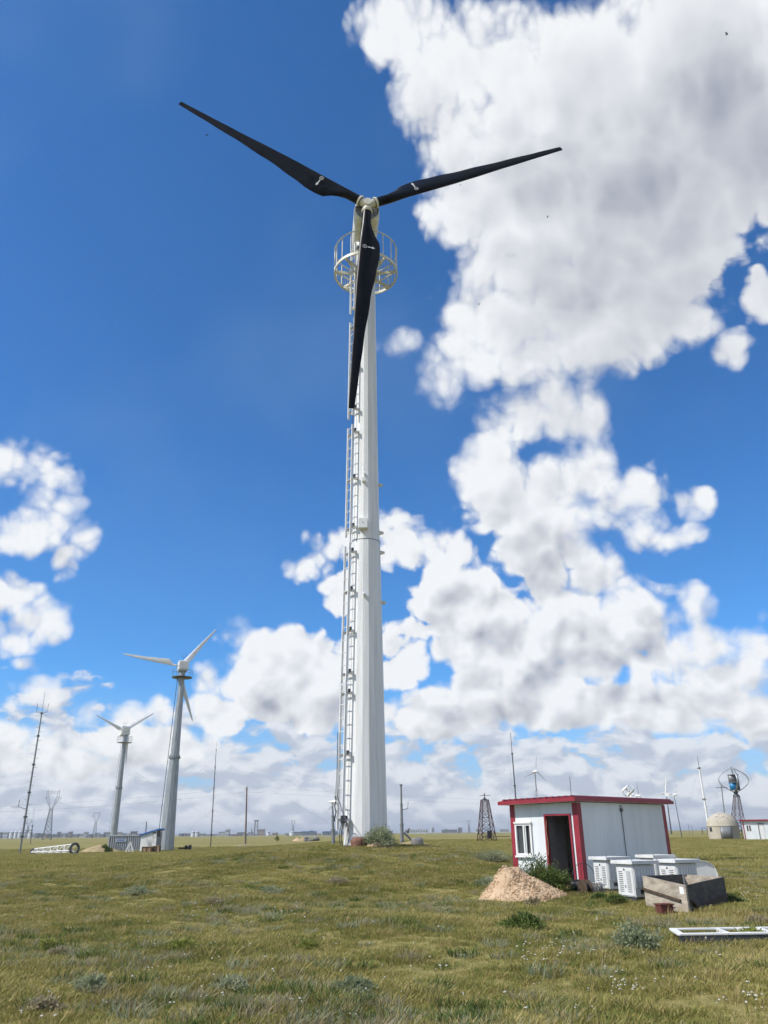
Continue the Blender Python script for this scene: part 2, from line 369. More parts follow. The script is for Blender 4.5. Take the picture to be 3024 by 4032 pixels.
M['town_b'] = mat('town_wall_pale', (.52, .54, .57), .8, var=.1, scale=.05)
M['town_c'] = mat('town_wall_rose', (.38, .31, .30), .8, var=.15, scale=.05)
M['town_d'] = mat('town_roof_blue', (.07, .16, .38), .6, var=.1, scale=.05)
M['town_w'] = mat('town_window', (.10, .115, .14), .3, var=.1)
M['insect'] = mat('insect_dark', (.02, .02, .02), .7)

# ------------------------------------------------------------------ ground
def ground_material():
    m = bpy.data.materials.new('steppe_ground'); m.use_nodes = True; nt = m.node_tree; N = nt.nodes; L = nt.links; b = N['Principled BSDF']
    geo = N.new('ShaderNodeNewGeometry')
    def noise(scale, det, st=(1, 1, 1)):
        mp = N.new('ShaderNodeMapping'); mp.inputs['Scale'].default_value = st; L.new(geo.outputs['Position'], mp.inputs[0])
        n = N.new('ShaderNodeTexNoise'); n.inputs['Scale'].default_value = scale; n.inputs['Detail'].default_value = det; n.inputs['Roughness'].default_value = .62; L.new(mp.outputs[0], n.inputs['Vector']); return n.outputs['Fac']
    def rng(v, a, c):
        r = N.new('ShaderNodeMapRange'); r.inputs[1].default_value = a; r.inputs[2].default_value = c; L.new(v, r.inputs[0]); return r.outputs[0]
    def mix(f, a, c):
        n = N.new('ShaderNodeMix'); n.data_type = 'RGBA'; L.new(f, n.inputs[0])
        for i, v in ((6, a), (7, c)):
            if isinstance(v, tuple): n.inputs[i].default_value = (*v, 1)
            else: L.new(v, n.inputs[i])
        return n.outputs[2]
    c = mix(rng(noise(.16, 6), .35, .68), (.255, .225, .080), (.325, .27, .115))
    c = mix(rng(noise(.02, 5), .42, .66), c, (.215, .20, .060))
    c = mix(rng(noise(1.4, 6), .45, .75), c, (.165, .158, .048))
    c = mix(rng(noise(.55, 7), .62, .70), c, (.34, .25, .14))           # bare sandy spots
    L.new(c, b.inputs['Base Color']); b.inputs['Roughness'].default_value = .95; b.inputs['Specular IOR Level'].default_value = .1
    bp = N.new('ShaderNodeBump'); bp.inputs['Strength'].default_value = .6; bp.inputs['Distance'].default_value = .12; L.new(noise(5, 8), bp.inputs['Height']); L.new(bp.outputs[0], b.inputs['Normal'])
    return m
def build_ground():
    def axis(lim):
        v = [0.0]; st = .5
        while v[-1] < lim: v.append(v[-1] + st); st *= 1.0 if v[-1] < 60 else 1.12
        return v
    ax = axis(26000); xs = np.array([-a for a in ax[:0:-1]] + ax); ys = np.array([-a for a in ax[:0:-1] if a < 60 or True][::6] + ax)
    X, Y = np.meshgrid(xs, ys); Z = hgt(X, Y); n, k = X.shape
    V = np.stack([X, Y, Z], -1).reshape(-1, 3); i = np.arange(n * k).reshape(n, k)
    Fc = np.stack([i[:-1, :-1], i[:-1, 1:], i[1:, 1:], i[1:, :-1]], -1).reshape(-1, 4)
    me = bpy.data.meshes.new('ground'); me.from_pydata(V.tolist(), [], Fc.tolist()); me.polygons.foreach_set('use_smooth', [True] * len(Fc)); me.materials.append(ground_material())
    tag(put('ground', me), kind='structure')
build_ground()
# ------------------------------------------------------------------ rotors
def airfoil(n=18):
    pts = []
    for k in range(n):
        a = 2 * math.pi * k / n; x = .5 - .5 * math.cos(a); s = 1 if a < math.pi else -1
        t = 2.97 * math.sqrt(max(x, 0)) - 1.26 * x - 3.516 * x * x + 2.843 * x ** 3 - 1.036 * x ** 4
        pts.append((x, s * t * .5))                     # thickness about 1 at its fullest
    return pts
AF = airfoil()
def chord_tab(u, tab):
    for (a, va), (b, vb) in zip(tab, tab[1:]):
        if u <= b: return va + (vb - va) * sstep(0, 1, (u - a) / (b - a)) if b > a else vb
    return tab[-1][1]
def blade_mesh(name, L, r0, tab, rroot, mats, twist=22., n=34, le=.30):
    """span +Z, trailing edge +X, windward +Y"""
    mb = MB(); m = len(AF); vs = []
    for i in range(n):
        u = r0 / L + (1 - r0 / L) * (i / (n - 1)); c = float(chord_tab(u, tab)); blend = float(sstep(.07, .2, np.array(u)))
        th = (2 * rroot) * (1 - blend) + c * (.30 - .16 * u) * blend
        tw = R_(twist) * (1 - u) ** 2.2 * blend; off = rroot * (1 - blend) + min(rroot * 1.05, c * le) * blend
        for k, (x, t) in enumerate(AF):
            a = 2 * math.pi * k / m
            cx, cy = -math.cos(a) * rroot, math.sin(a) * rroot
            fx, fy = x * c - off, t * th
            px = cx * (1 - blend) + fx * blend; py = cy * (1 - blend) + fy * blend
            vs.append((px * math.cos(tw) + py * math.sin(tw), py * math.cos(tw) - px * math.sin(tw), u * L))
    mb.add(vs, [(i * m + k, i * m + (k + 1) % m, (i + 1) * m + (k + 1) % m, (i + 1) * m + k) for i in range(n - 1) for k in range(m)], True)
    mb.add(vs, [tuple(range(m))[::-1], tuple(range((n - 1) * m, n * m))])
    return mb.mesh(name, mats)
def rotor_frames(yaw, tilt, phase, cone, flip=False):
    a, t, c = R_(yaw), R_(tilt), R_(cone)
    ax = Vector((math.sin(a) * math.cos(t), -math.cos(a) * math.cos(t), math.sin(t))); rt = Vector((math.cos(a), math.sin(a), 0))
    up = rt.cross(ax)
    if up.z < 0: up = -up
    out = []
    for k in range(3):
        p = R_(phase + 120 * k); rad = rt * math.cos(p) + up * math.sin(p); z = (rad * math.cos(c) + ax * math.sin(c)).normalized()
        x = ax.cross(z).normalized() * (-1 if flip else 1); y = z.cross(x)
        out.append(Matrix((x, y, z)).transposed().to_4x4())
    return ax, rt, up, out
def disc_marks(mb, cx, cz, r, y, n=20):
    vs = [(cx + math.cos(2 * math.pi * k / n) * q, y, cz + math.sin(2 * math.pi * k / n) * q) for q in (r, r * .74) for k in range(n)]
    mb.add(vs, [(k, (k + 1) % n, n + (k + 1) % n, n + k) for k in range(n)])

def main_turbine():
    base = Vector((TX, TY, float(hgt(TX, TY))))
    T = thing('wind_turbine', 'tall white many-sided tower wind turbine with three glossy black blades', 'wind turbine', base)
    def Z(y): return at(1446, y, TY).z - base.z
    zf, zp, zr = Z(2139), Z(1079), Z(993)
    rad = lambda z: float(np.interp(z, [0, zf, zf + .01, Z(1600), zp], [1.06, .80, .775, .675, .585]))
    a0 = R_(-78)
    tw = MB().lathe([(1.06, -.4), (1.06, 0), (.80, zf)], 18, a0=a0, smooth=False).build('lower_tower_section', M['tower_white'], T)
    MB().lathe([(.787, zf - .02), (.775, zf + .02), (.675, Z(1600)), (.585, zp + .4)], 18, a0=a0, smooth=False).build('upper_tower_section', M['tower_white'], T)
    MB().lathe([(.812, zf - .03), (.812, zf + .015)], 18, a0=a0, smooth=False).build('joint_rim', M['steel_grey'], T)
    hub = at(794 * 3024 / 1659, 443 * 3024 / 1659, 37.2) - base
    ax, rt, up, fr = rotor_frames(5.75, 1.8, 26.2, -.95)
    FB = Matrix((rt, -ax, up)).transposed().to_4x4(); FB.translation = hub         # x right, y back, z up
    # yaw drum and nacelle
    MB().lathe([(.60, zp + .3), (.66, zp + .5), (.70, hub.z - 1.5), (.78, hub.z - 1.35), (.78, hub.z - .75)], 28).build('yaw_drum', M['tower_white'], T)
    prof = [(.62, .42), (.80, .50), (.84, .75), (.84, 2.9), (.78, 3.6), (.55, 3.9)]; mb = MB(); vs = []; n = 28
    for (r, y) in prof:
        for k in range(n):
            a = 2 * math.pi * k / n; c, s = math.cos(a), math.sin(a); q = (abs(c) ** 3.2 + abs(s) ** 3.2) ** (-1 / 3.2); vs.append((r * c * q * .97, y, r * s * q))
    mb.add(vs, [(i * n + k, i * n + (k + 1) % n, (i + 1) * n + (k + 1) % n, (i + 1) * n + k) for i in range(len(prof) - 1) for k in range(n)], True)
    mb.add(vs, [tuple(range(n)), tuple(range((len(prof) - 1) * n, len(prof) * n))])
    nac = mb.build('nacelle', M['cream'], T, mw=FB)
    MB().tube((0, .36, 0), (0, .46, 0), .74, n=32).build('front_flange', M['steel_grey'], nac)
    for k in range(12):
        a = 2 * math.pi * (k + .5) / 12; MB().tube((math.cos(a) * .66, .30, math.sin(a) * .66), (math.cos(a) * .66, .37, math.sin(a) * .66), .035, n=6).build('bolt', M['galv_dark'], nac)
    MB().tube((0, -.1, 0), (0, .45, 0), .30, n=20).build('main_shaft', M['galv_dark'], nac)
    # hub
    hb = MB().tube((0, -.36, 0), (0, -.22, 0), .25, n=28).tube((0, -.22, 0), (0, .12, 0), .30, .30, n=24)
    hub_o = hb.build('hub', M['cream'], T, bevel=.012, mw=FB)
    # blades
    Lb = 14.88; tab = [(0, .60), (.045, .60), (.085, .66), (.14, 1.0), (.20, 1.32), (.26, 1.34), (.35, 1.18), (.5, .92), (.7, .64), (.88, .46), (.97, .37), (1, .33)]
    bme = blade_mesh('blade', Lb, .62, tab, .29, M['blade_black'])
    col = MB().tube((0, 0, .50), (0, 0, .56), .36, n=28).tube((0, 0, .56), (0, 0, .64), .325, n=28).mesh('root_collar', M['cream'])
    stub = MB().tube((0, 0, .12), (0, 0, .50), .25, .25, n=20).mesh('hub_stub', M['cream'])
    dk = MB().tube((0, 0, .46), (0, 0, .50), .29, n=24).mesh('bearing_ring', M['galv_dark'])
    u = .235; zc = u * Lb; tws = -R_(22) * (1 - u) ** 2.2
    mk = MB(); disc_marks(mk, .02, 0, .13, 0)
    mk.add([(.20, 0, -.035), (.48, 0, -.035), (.48, 0, -.10), (.68, 0, 0), (.48, 0, .10), (.48, 0, .035), (.20, 0, .035)], [tuple(range(7))])
    mk.add([(.0, 0, -.05), (.03, 0, -.05), (.03, 0, .05), (.0, 0, .05)], [(0, 1, 2, 3)])
    mkm = mk.mesh('arrow_marking', M['print'])
    for F_ in fr:
        mw = F_.copy(); mw.translation = hub
        b = put('blade', bme, T, mw=mw)
        put('root_collar', col, b); put('bearing_ring', dk, b)
        k = put('arrow_marking', mkm, b); k.matrix_local = Matrix.Translation((0.02, .185, zc)) @ Matrix.Rotation(tws + R_(3), 4, 'Z')
        put('hub_stub', stub, hub_o).matrix_local = FB.inverted() @ mw
    # platform
    Rp = 2.02; op0, op1 = R_(178), R_(236)              # ladder opening in the floor
    P = MB().ring((0, 0, zp), Rp, 0, 64, sq=(.035, .085)).build('platform', M['cream'], T)
    MB().ring((0, 0, zp), .72, 0, 40, sq=(.03, .08)).build('inner_ring', M['cream'], P)
    MB().ring((0, 0, zr), Rp, .04, 64, 8, a0=R_(205), a1=R_(205 + 360)).build('guard_rail', M['cream'], T)
    MB().ring((0, 0, zp + .12), Rp + .0, .02, 64, 6).build('toe_rail', M['cream'], P)
    post = MB().tube((0, 0, -.08), (0, 0, zr - zp), .03, n=8).mesh('rail_post', M['cream'])
    for k in range(18):
        a = R_(20 * k + 4); o = put('rail_post', post, P); o.location = (Rp * math.cos(a), Rp * math.sin(a), zp)
    for a in (R_(188), R_(232), R_(-8), R_(-52), R_(40), R_(90), R_(140)):
        c, s = math.cos(a), math.sin(a); q = Vector((c, s, 0))
        MB().bar(q * .56 + Vector((0, 0, zp - .06)), q * (Rp - .02) + Vector((0, 0, zp - .06)), .10, .20).build('floor_beam', M['cream'], P)
        MB().bar(q * .60 + Vector((0, 0, zp - .85)), q * (Rp - .25) + Vector((0, 0, zp - .16)), .06, .07).build('diagonal_brace', M['cream'], P)
        MB().box(q * .66 + Vector((0, 0, zp - .12)), (.16, .16, .55), Matrix.Rotation(a, 3, 'Z')).build('clamp_plate', M['cream'], P)
    x = -1.95
    while x < 1.96:
        h2 = math.sqrt(max(0, (Rp - .04) ** 2 - x * x)); segs = []
        inner = math.sqrt(max(0, .74 ** 2 - x * x)) if abs(x) < .74 else 0
        for (y0, y1) in (((-h2, -inner), (inner, h2)) if inner else ((-h2, h2),)):
            if x < -.15 and y0 < 0:                     # leave the ladder hole open
                lim = max(y0, -.25 if x < -.5 else -.2)
                if x > -1.75 and y1 > lim: y0 = max(y0, lim)
                elif x > -1.75: continue
            if y1 - y0 > .1: segs.append((y0, y1))
        for (y0, y1) in segs: MB().box((x, (y0 + y1) / 2, zp + .055), (.03, y1 - y0, .03)).build('floor_bar', M['cream'], P)
        x += .145
    # ladder in sections up the left flank
    n_ = Vector((-.89, -.46, 0)).normalized(); t_ = Vector((.46, -.89, 0)).normalized()
    def lp(z, s, off=.30): return n_ * (rad(z) + off) + t_ * s + Vector((0, 0, z))
    for (ya, yb) in ((3268, 2702), (2694, 2158), (2121, 1694), (1657, 1277), (1242, 985)):
        za, zb = Z(ya), Z(yb); la = bpy.data.objects.new('ladder', None); COL.objects.link(la); la.parent = T
        for s in (-.30, .30): MB().bar(lp(za, s), lp(zb, s), .075, .11, up=n_).build('rail', M['white'], la)
        k = math.ceil((za + .1) / .66)
        while k * .66 < zb - .1:
            z = k * .66; MB().tube(lp(z, -.28), lp(z, .28), .024, n=6).build('rung', M['white'], la); k += 1
        nb = max(2, round((zb - za) / 2.1))
        for i in range(nb):
            z = za + .45 + (zb - za - .9) * i / (nb - 1)
            for s in (-.30, .30):
                MB().bar(lp(z, s, -.05), lp(z, s, .34), .10, .14).build('bracket', M['white'], la)
            MB().box(lp(z + .1, .40, .18), (.10, .11, .15), Matrix.Rotation(math.atan2(n_.y, n_.x), 3, 'Z')).build('clamp_box', M['galv_dark'], la)
            MB().bar(lp(z, -.36, .22), lp(z, .46, .22), .06, .06).build('cross_bar', M['steel_grey'], la)
    pts = [lp(z, .1 + .03 * math.sin(z * 1.7), .22) for z in np.linspace(1.2, zp - .4, 60)]
    MB().path(pts, .022).build('power_cable', M['cable'], T)
    # small fittings on the shaft: sensor plates, stub brackets, junction box
    def face(px, py, off=0.):
        z = Z(py); X = at(px, py, TY - rad(z)).x - base.x; r = rad(z); X = max(-r * .98, min(r * .98, X)); return Vector((X, -math.sqrt(max(1e-4, r * r - X * X)) - off, z))
    p = face(1430, 2086, .16); MB().box(p, (.50, .36, .58)).build('junction_box', M['white'], T, bevel=.015)
    MB().tube(p + Vector((0, -.19, .02)), p + Vector((0, -.178, .02)), .03, n=10).build('box_lock', M['galv_dark'], T)
    for (px, py) in ((1432, 1915),):
        p = face(px, py, .12); MB().box(p, (.17, .26, .20)).build('sensor_plate', M['white'], T)
    for (px, py, l) in ((1436, 1893, .32), (1434, 2362, .34)):
        p = face(px, py); q = p.copy(); q.z = 0; q.normalize(); MB().prism([(0, 0), (l, .05), (l, .12), (0, .26)], p - Vector((.03, 0, .1)), q, (0, 0, 1), (.06, 0, 0)).build('stub_bracket', M['white'], T)
    for py in (1912, 2100, 2178, 2375):
        z = Z(py); r = rad(z); MB().prism([(-.05, -.12), (.26, -.05), (.26, .06), (-.05, .16)], (r * .97, -.05, z), (1, 0, 0), (0, 0, 1), (0, .08, 0)).build('stub_bracket', M['cream'], T)
    # coil of cable tied to the foot of the ladder
    K = thing('cable_coil', 'black cable coil tied to the foot of the white tower ladder', 'cable', base + lp(Z(3240), .62, .36))
    e1 = t_; e2 = Vector((0, 0, 1)); q = []
    for i in range(150):
        a = i / 150 * 2 * math.pi * 4.2; w = .50 + .07 * math.sin(a * .37) + .03 * math.sin(a * 1.9); q.append(e1 * math.cos(a) * w * .8 + e2 * (math.sin(a) * w * 1.1 - .55) + n_ * (.05 * math.sin(a * .61)))
    MB().path(q, .015).build('coil', M['cable'], K)
    MB().path([e1 * (.36 * math.cos(a)) + e2 * (-.1 + .9 * a / 3) + n_ * .05 for a in np.linspace(0, 3, 12)] + [e1 * -.90 + e2 * 1.2, e1 * -.95 + e2 * 1.9, e1 * -.90 + e2 * 4.2], .02).build('hanging_cable', M['cable'], K)
    MB().path([e1 * (-.94 + .08 * math.sin(3 * a)) + e2 * (1.2 - .28 * a) + n_ * .06 for a in np.linspace(0, 4, 14)], .03).build('taped_end', M['rubber'], K)
    MB().box(e1 * -.30 + e2 * .15 - n_ * .08, (.26, .26, .34)).build('cable_clamp', M['galv_dark'], K)
main_turbine()
# ------------------------------------------------------------------ near things on the right
def atz(x, y, z):
    d = ray(x, y); t = (z - EYE) / d[2]; return Vector((d[0] * t, d[1] * t, z))
def shed():
    loc = on(5.75, 24.92); rz = math.atan2(.685, .728)
    S = thing('site_shed', 'white panel shed with crimson corner posts and roof edge and an open dark doorway', 'shed', loc, rz)
    LX, LY, H, th = 5.3, 2.55, 2.40, .07
    def zt(y): return H - .014 * y
    g = .004
    def wall_piece(name, x0, x1, y0, y1, z0, z1): return MB().box(((x0 + x1) / 2, (y0 + y1) / 2, (z0 + z1) / 2), (x1 - x0, y1 - y0, z1 - z0)).build(name, M['panel'], S)
    # front wall (local x = 0) with doorway and window
    dy0, dy1, dz = .30, 1.17, 2.02; wy0, wy1 = 1.74, 2.38
    wz1 = at(2050, 3243, 26.5).z - loc.z; wz0 = at(2055, 3368, 26.5).z - loc.z
    wall_piece('wall_panel', 0, th, 0, dy0 - .05, 0, H - .01)
    wall_piece('wall_panel', 0, th, dy0 - .05 + g, dy1 + .05, dz + .05, H - .02)
    wall_piece('wall_panel', 0, th, dy1 + .05, wy0 - g, 0, H - .025)
    wall_piece('wall_panel', 0, th, wy0, wy1, 0, wz0); wall_piece('wall_panel', 0, th, wy0, wy1, wz1, H - .03)
    wall_piece('wall_panel', 0, th, wy1 + g, LY, 0, H - .035)
    k = 5
    for i in range(k):
        x0 = th + (LX - th) * i / k; x1 = th + (LX - th) * (i + 1) / k - .006
        wall_piece('wall_panel', x0, x1, 0, th, 0, H - .01); wall_piece('wall_panel', x0, x1, LY - th, LY, 0, H - .05)
    wall_piece('wall_panel', LX - th, LX, th, LY - th, 0, H - .02)
    MB().box((LX / 2, LY / 2, .03), (LX - .16, LY - .16, .06)).build('floor', M['floor_wood'], S)
    MB().box((.01, (dy0 + dy1) / 2, .05), (.16, dy1 - dy0, .10)).build('door_sill', M['floor_wood'], S)
    # red frame of the doorway
    D = bpy.data.objects.new('door_frame', None); COL.objects.link(D); D.parent = S
    for y in (dy0 - .025, dy1 + .025): MB().box((.02, y, dz / 2), (.14, .05, dz)).build('jamb', M['red'], D)
    MB().box((.02, (dy0 + dy1) / 2, dz + .025), (.14, dy1 - dy0 + .10, .05)).build('head', M['red'], D)
    MB().box((.56, dy1 + .04, 1.02), (.86, .04, 1.96), Matrix.Rotation(R_(2), 3, 'Z')).build('open_door', M['inside'], S)
    MB().path([(-.055, dy1 - .03 + .015 * math.sin(z * 9), z) for z in np.linspace(.9, 1.9, 24)], .012).build('door_chain', M['crate'], S)
    # window
    W = bpy.data.objects.new('window', None); COL.objects.link(W); W.parent = S
    ym, zm = (wy0 + wy1) / 2, (wz0 + wz1) / 2
    for y in (wy0 + .03, wy1 - .03): MB().box((-.005, y, zm), (.10, .06, wz1 - wz0 - .002)).build('frame', M['white'], W)
    for z in (wz0 + .03, wz1 - .03): MB().box((-.005, ym, z), (.095, wy1 - wy0 - .12, .06)).build('frame', M['white'], W)
    MB().box((-.012, ym - .02, zm), (.07, .05, wz1 - wz0 - .12)).build('mullion', M['white'], W)
    MB().box((-.03, ym - .09, zm), (.03, .03, wz1 - wz0 - .12)).build('sash_stile', M['white'], W)
    MB().box((.03, (wy0 + .06 + ym - .05) / 2, zm), (.012, ym - wy0 - .11, wz1 - wz0 - .12)).build('pane', M['glass'], W)
    MB().box((.02, (wy1 - .06 + ym) / 2, zm), (.012, wy1 - ym - .06, wz1 - wz0 - .12)).build('pane', M['glass'], W)
    MB().box((-.03, ym, wz0 - .03), (.12, wy1 - wy0 + .06, .05)).build('sill', M['white'], W)
    MB().box((-.03, ym, wz1 + .025), (.11, wy1 - wy0 + .03, .05)).build('sun_hood', M['white'], W)
    # corner posts
    w = .19
    for (x, y, sx, sy) in ((0, 0, -1, -1), (LX, 0, 1, -1), (0, LY, -1, 1)):
        pm = MB(); t = .012
        pm.box((x + sx * t / 2, y - sy * (w / 2 - t), H / 2 - .01), (t, w, H - .03)); pm.box((x - sx * (w / 2), y + sy * t / 2, H / 2 - .01), (w, t, H - .03))
        pm.build('corner_post', M['red'], S)
    # roof
    x0, x1, y0, y1 = -.34, LX + .36, -.20, LY + .18; fh = .105
    Rf = MB().box(((x0 + x1) / 2, (y0 + y1) / 2, H + .10), (x1 - x0 - .05, y1 - y0 - .05, .05)).build('roof', M['red'], S)
    Rf.rotation_euler = (-.014, 0, 0)
    def fas(c, s): MB().box(c, s).build('fascia', M['red'], Rf)
    fas(((x0 + x1) / 2, y0, H + .062), (x1 - x0, .03, fh)); fas(((x0 + x1) / 2, y1, H + .062), (x1 - x0, .03, fh))
    fas((x0, (y0 + y1) / 2, H + .062), (.03, y1 - y0 - .032, fh)); fas((x1, (y0 + y1) / 2, H + .062), (.03, y1 - y0 - .032, fh))
    MB().box(((x0 + x1) / 2, (y0 + y1) / 2, H + .02), (x1 - x0 - .07, y1 - y0 - .07, .02)).build('soffit', M['panel'], Rf)
    rib = MB().prism([(-.045, 0), (-.022, .05), (.022, .05), (.045, 0)], (x0 - .01, 0, 0), (0, 1, 0), (0, 0, 1), (x1 - x0 + .02, 0, 0)).mesh('roof_rib', M['red'])
    y = y0 + .12
    while y < y1: o = put('roof_rib', rib, Rf); o.location = (0, y, H + .126); y += .235
    # cable on the side wall, with its loop under the eaves
    cx = 2.45
    MB().path([(cx, -.02, z) for z in np.linspace(.75, 2.12, 14)] + [(cx + .02, -.03, 2.2)], .011).build('wall_cable', M['cable'], S)
    MB().path([(cx + .11 * math.sin(a) * math.cos(a) / (1 + math.sin(a) ** 2) * 2, -.03, 2.20 + .07 * math.cos(a) / (1 + math.sin(a) ** 2) * .7) for a in np.linspace(0, 6.28, 40)], .011).build('cable_loop', M['cable'], S)
    MB().box((cx, -.02, 2.31), (.05, .04, .05)).build('cable_hook', M['galv'], S)
    return S
shed()

def cabinet(label, px, py, group='ventilated steel cabinets by the shed', leaf=True):
    p = gnd(px, py); T = thing('steel_cabinet', label, 'cabinet', p, R_(22), group); w, h = .64, .78
    # local: near corner at origin, +x along the shaded side, +y along the louvred side
    MB().box((w / 2, w / 2, h / 2 + .06), (w, w, h - .08)).build('body', M['cabinet'], T, bevel=.008)
    MB().box((w / 2, w / 2, .05), (w - .06, w - .06, .10)).build('plinth', M['galv_dark'], T)
    rf = MB().box((w / 2, w / 2, h + .07), (w + .17, w + .17, .08)).build('roof', M['cabinet'], T, bevel=.006)
    MB().box((w / 2, w / 2, h - .03), (w - .04, w - .04, .10)).build('neck', M['cabinet'], T)
    for (x, y) in ((-.05, -.05), (w + .05, -.05), (-.05, w + .05), (w + .05, w + .05)):
        MB().ring((0, 0, 0), .022, .006, 12, 5).build('lifting_eye', M['galv'], rf, mw=Matrix.Translation((x, y, h + .14)) @ Matrix.Rotation(R_(90), 4, 'X'))
    door = MB().box((-.008, w / 2, h / 2 + .04), (.016, w - .05, h - .17)).build('louvred_door', M['cabinet'], T, bevel=.004)
    sl = MB().box((0, 0, 0), (.008, .15, .012)).mesh('vent_slot', M['slot'])
    for i in range(11):
        for y in (w * .27, w * .73):
            o = put('vent_slot', sl, door); o.location = (-.018, y, h - .14 - i * .043)
    MB().tube((-.03, w * .5, h - .09), (-.012, w * .5, h - .09), .022, n=10).build('lock', M['galv_dark'], door)
    MB().box((-.025, w * .5, h * .42), (.02, .03, .05)).build('handle', M['galv'], door)
    side = MB().box((w / 2, -.006, h * .66), (w - .05, .012, h * .52)).build('side_panel', M['cabinet'], T, bevel=.003)
    s2 = MB().box((0, 0, 0), (.028, .008, .010)).mesh('vent_slot', M['slot'])
    for i in range(10):
        for x in (.1, .19, .28, .37, .46, .54):
            o = put('vent_slot', s2, side); o.location = (x, -.014, h * .88 - i * .043)
    MB().box((w / 2, -.008, h * .40), (w * .8, .016, .014)).build('drip_edge', M['cabinet'], T)
    MB().box((w * .33, -.006, h * .28), (.13, .012, .09)).build('vent_cover', M['slot'], T)
    return T
cabinet('pale louvred steel cabinet standing beside the scrap heap at the shed corner', 2404, 3518)
cabinet('pale louvred steel cabinet set forward, between the shed-corner cabinet and the concrete-stained board box', 2508, 3553)
cabinet('pale louvred steel cabinet against the shed side wall, behind the two others', 2590, 3502)
cabinet('pale louvred steel cabinet standing behind the open board box, beside the white curved cover', 2680, 3541)

def board_box():
    N0 = gnd(2714, 3596); Lc = gnd(2550, 3572); Rc = gnd(2864, 3562); Bc = Lc + Rc - N0; Bc.z = float(hgt(Bc.x, Bc.y))
    T = thing('board_box', 'open-topped box of weathered grey shuttering boards in the grass', 'box', N0)
    tops = {id(N0): at(2697, 3486, N0.y).z, id(Lc): at(2545, 3448, Lc.y).z, id(Rc): at(2836, 3453, Rc.y).z, id(Bc): at(2690, 3443, Bc.y).z}
    def panel(a, b, m, name, ext=0.):
        A, B = a - N0, b - N0; d = (B - A).normalized(); A = A - d * ext; B = B + d * ext; n = Vector((d.y, -d.x, 0)) * .022
        za, zb = tops[id(a)] - N0.z, tops[id(b)] - N0.z
        pts = [Vector((A.x, A.y, -.08)), Vector((B.x, B.y, -.08)), Vector((B.x, B.y, zb)), Vector((A.x, A.y, za))]
        mb = MB(); mb.add([p + n for p in pts] + [p - n for p in pts], [(0, 1, 2, 3), (7, 6, 5, 4), (0, 4, 5, 1), (1, 5, 6, 2), (2, 6, 7, 3), (3, 7, 4, 0)])
        o = mb.build(name, m, T); return A, B, n, za, zb, o
    A, B, n, za, zb, o = panel(Lc, N0, M['ply'], 'board_panel', .02)
    d = (B - A).normalized(); nn = n.normalized()
    if nn.x > 0: nn = -nn
    MB().bar(A + Vector((0, 0, za * .56)) + nn * .045, B - d * .18 + Vector((0, 0, zb * .42)) + nn * .045, .05, .04).build('timber_strip', M['timber'], o)
    q = B - d * .12 + Vector((0, 0, zb * .80)) + nn * .026; MB().box(q, (.13, .004, .14), Matrix((d, nn, Vector((0, 0, 1)))).transposed()).build('paper_label', M['white'], o)
    A2, B2, n2, z2, z3, o2 = panel(N0 + Vector((0, 0, 0)) if False else N0, Rc, M['ply_shaded'], 'board_panel', .0)
    e = (B2 - A2).normalized(); m2 = n2.normalized(); m2 = m2 if m2.y < 0 else -m2
    MB().bar(B2 + Vector((0, 0, z3 * .36)) + m2 * .045, A2 + e * .75 + Vector((0, 0, z2 * .18)) + m2 * .045, .05, .04).build('timber_strip', M['timber'], o2)
    MB().bar(A2 + e * .12 + Vector((0, 0, z2 * .42)) + m2 * .05, A2 + e * .55 + Vector((0, 0, z2 * .02)) + m2 * .05, .05, .04).build('timber_strip', M['timber'], o2)
    panel(Lc, Bc, M['ply_shaded'], 'board_panel'); panel(Bc, Rc, M['ply'], 'board_panel')
board_box()

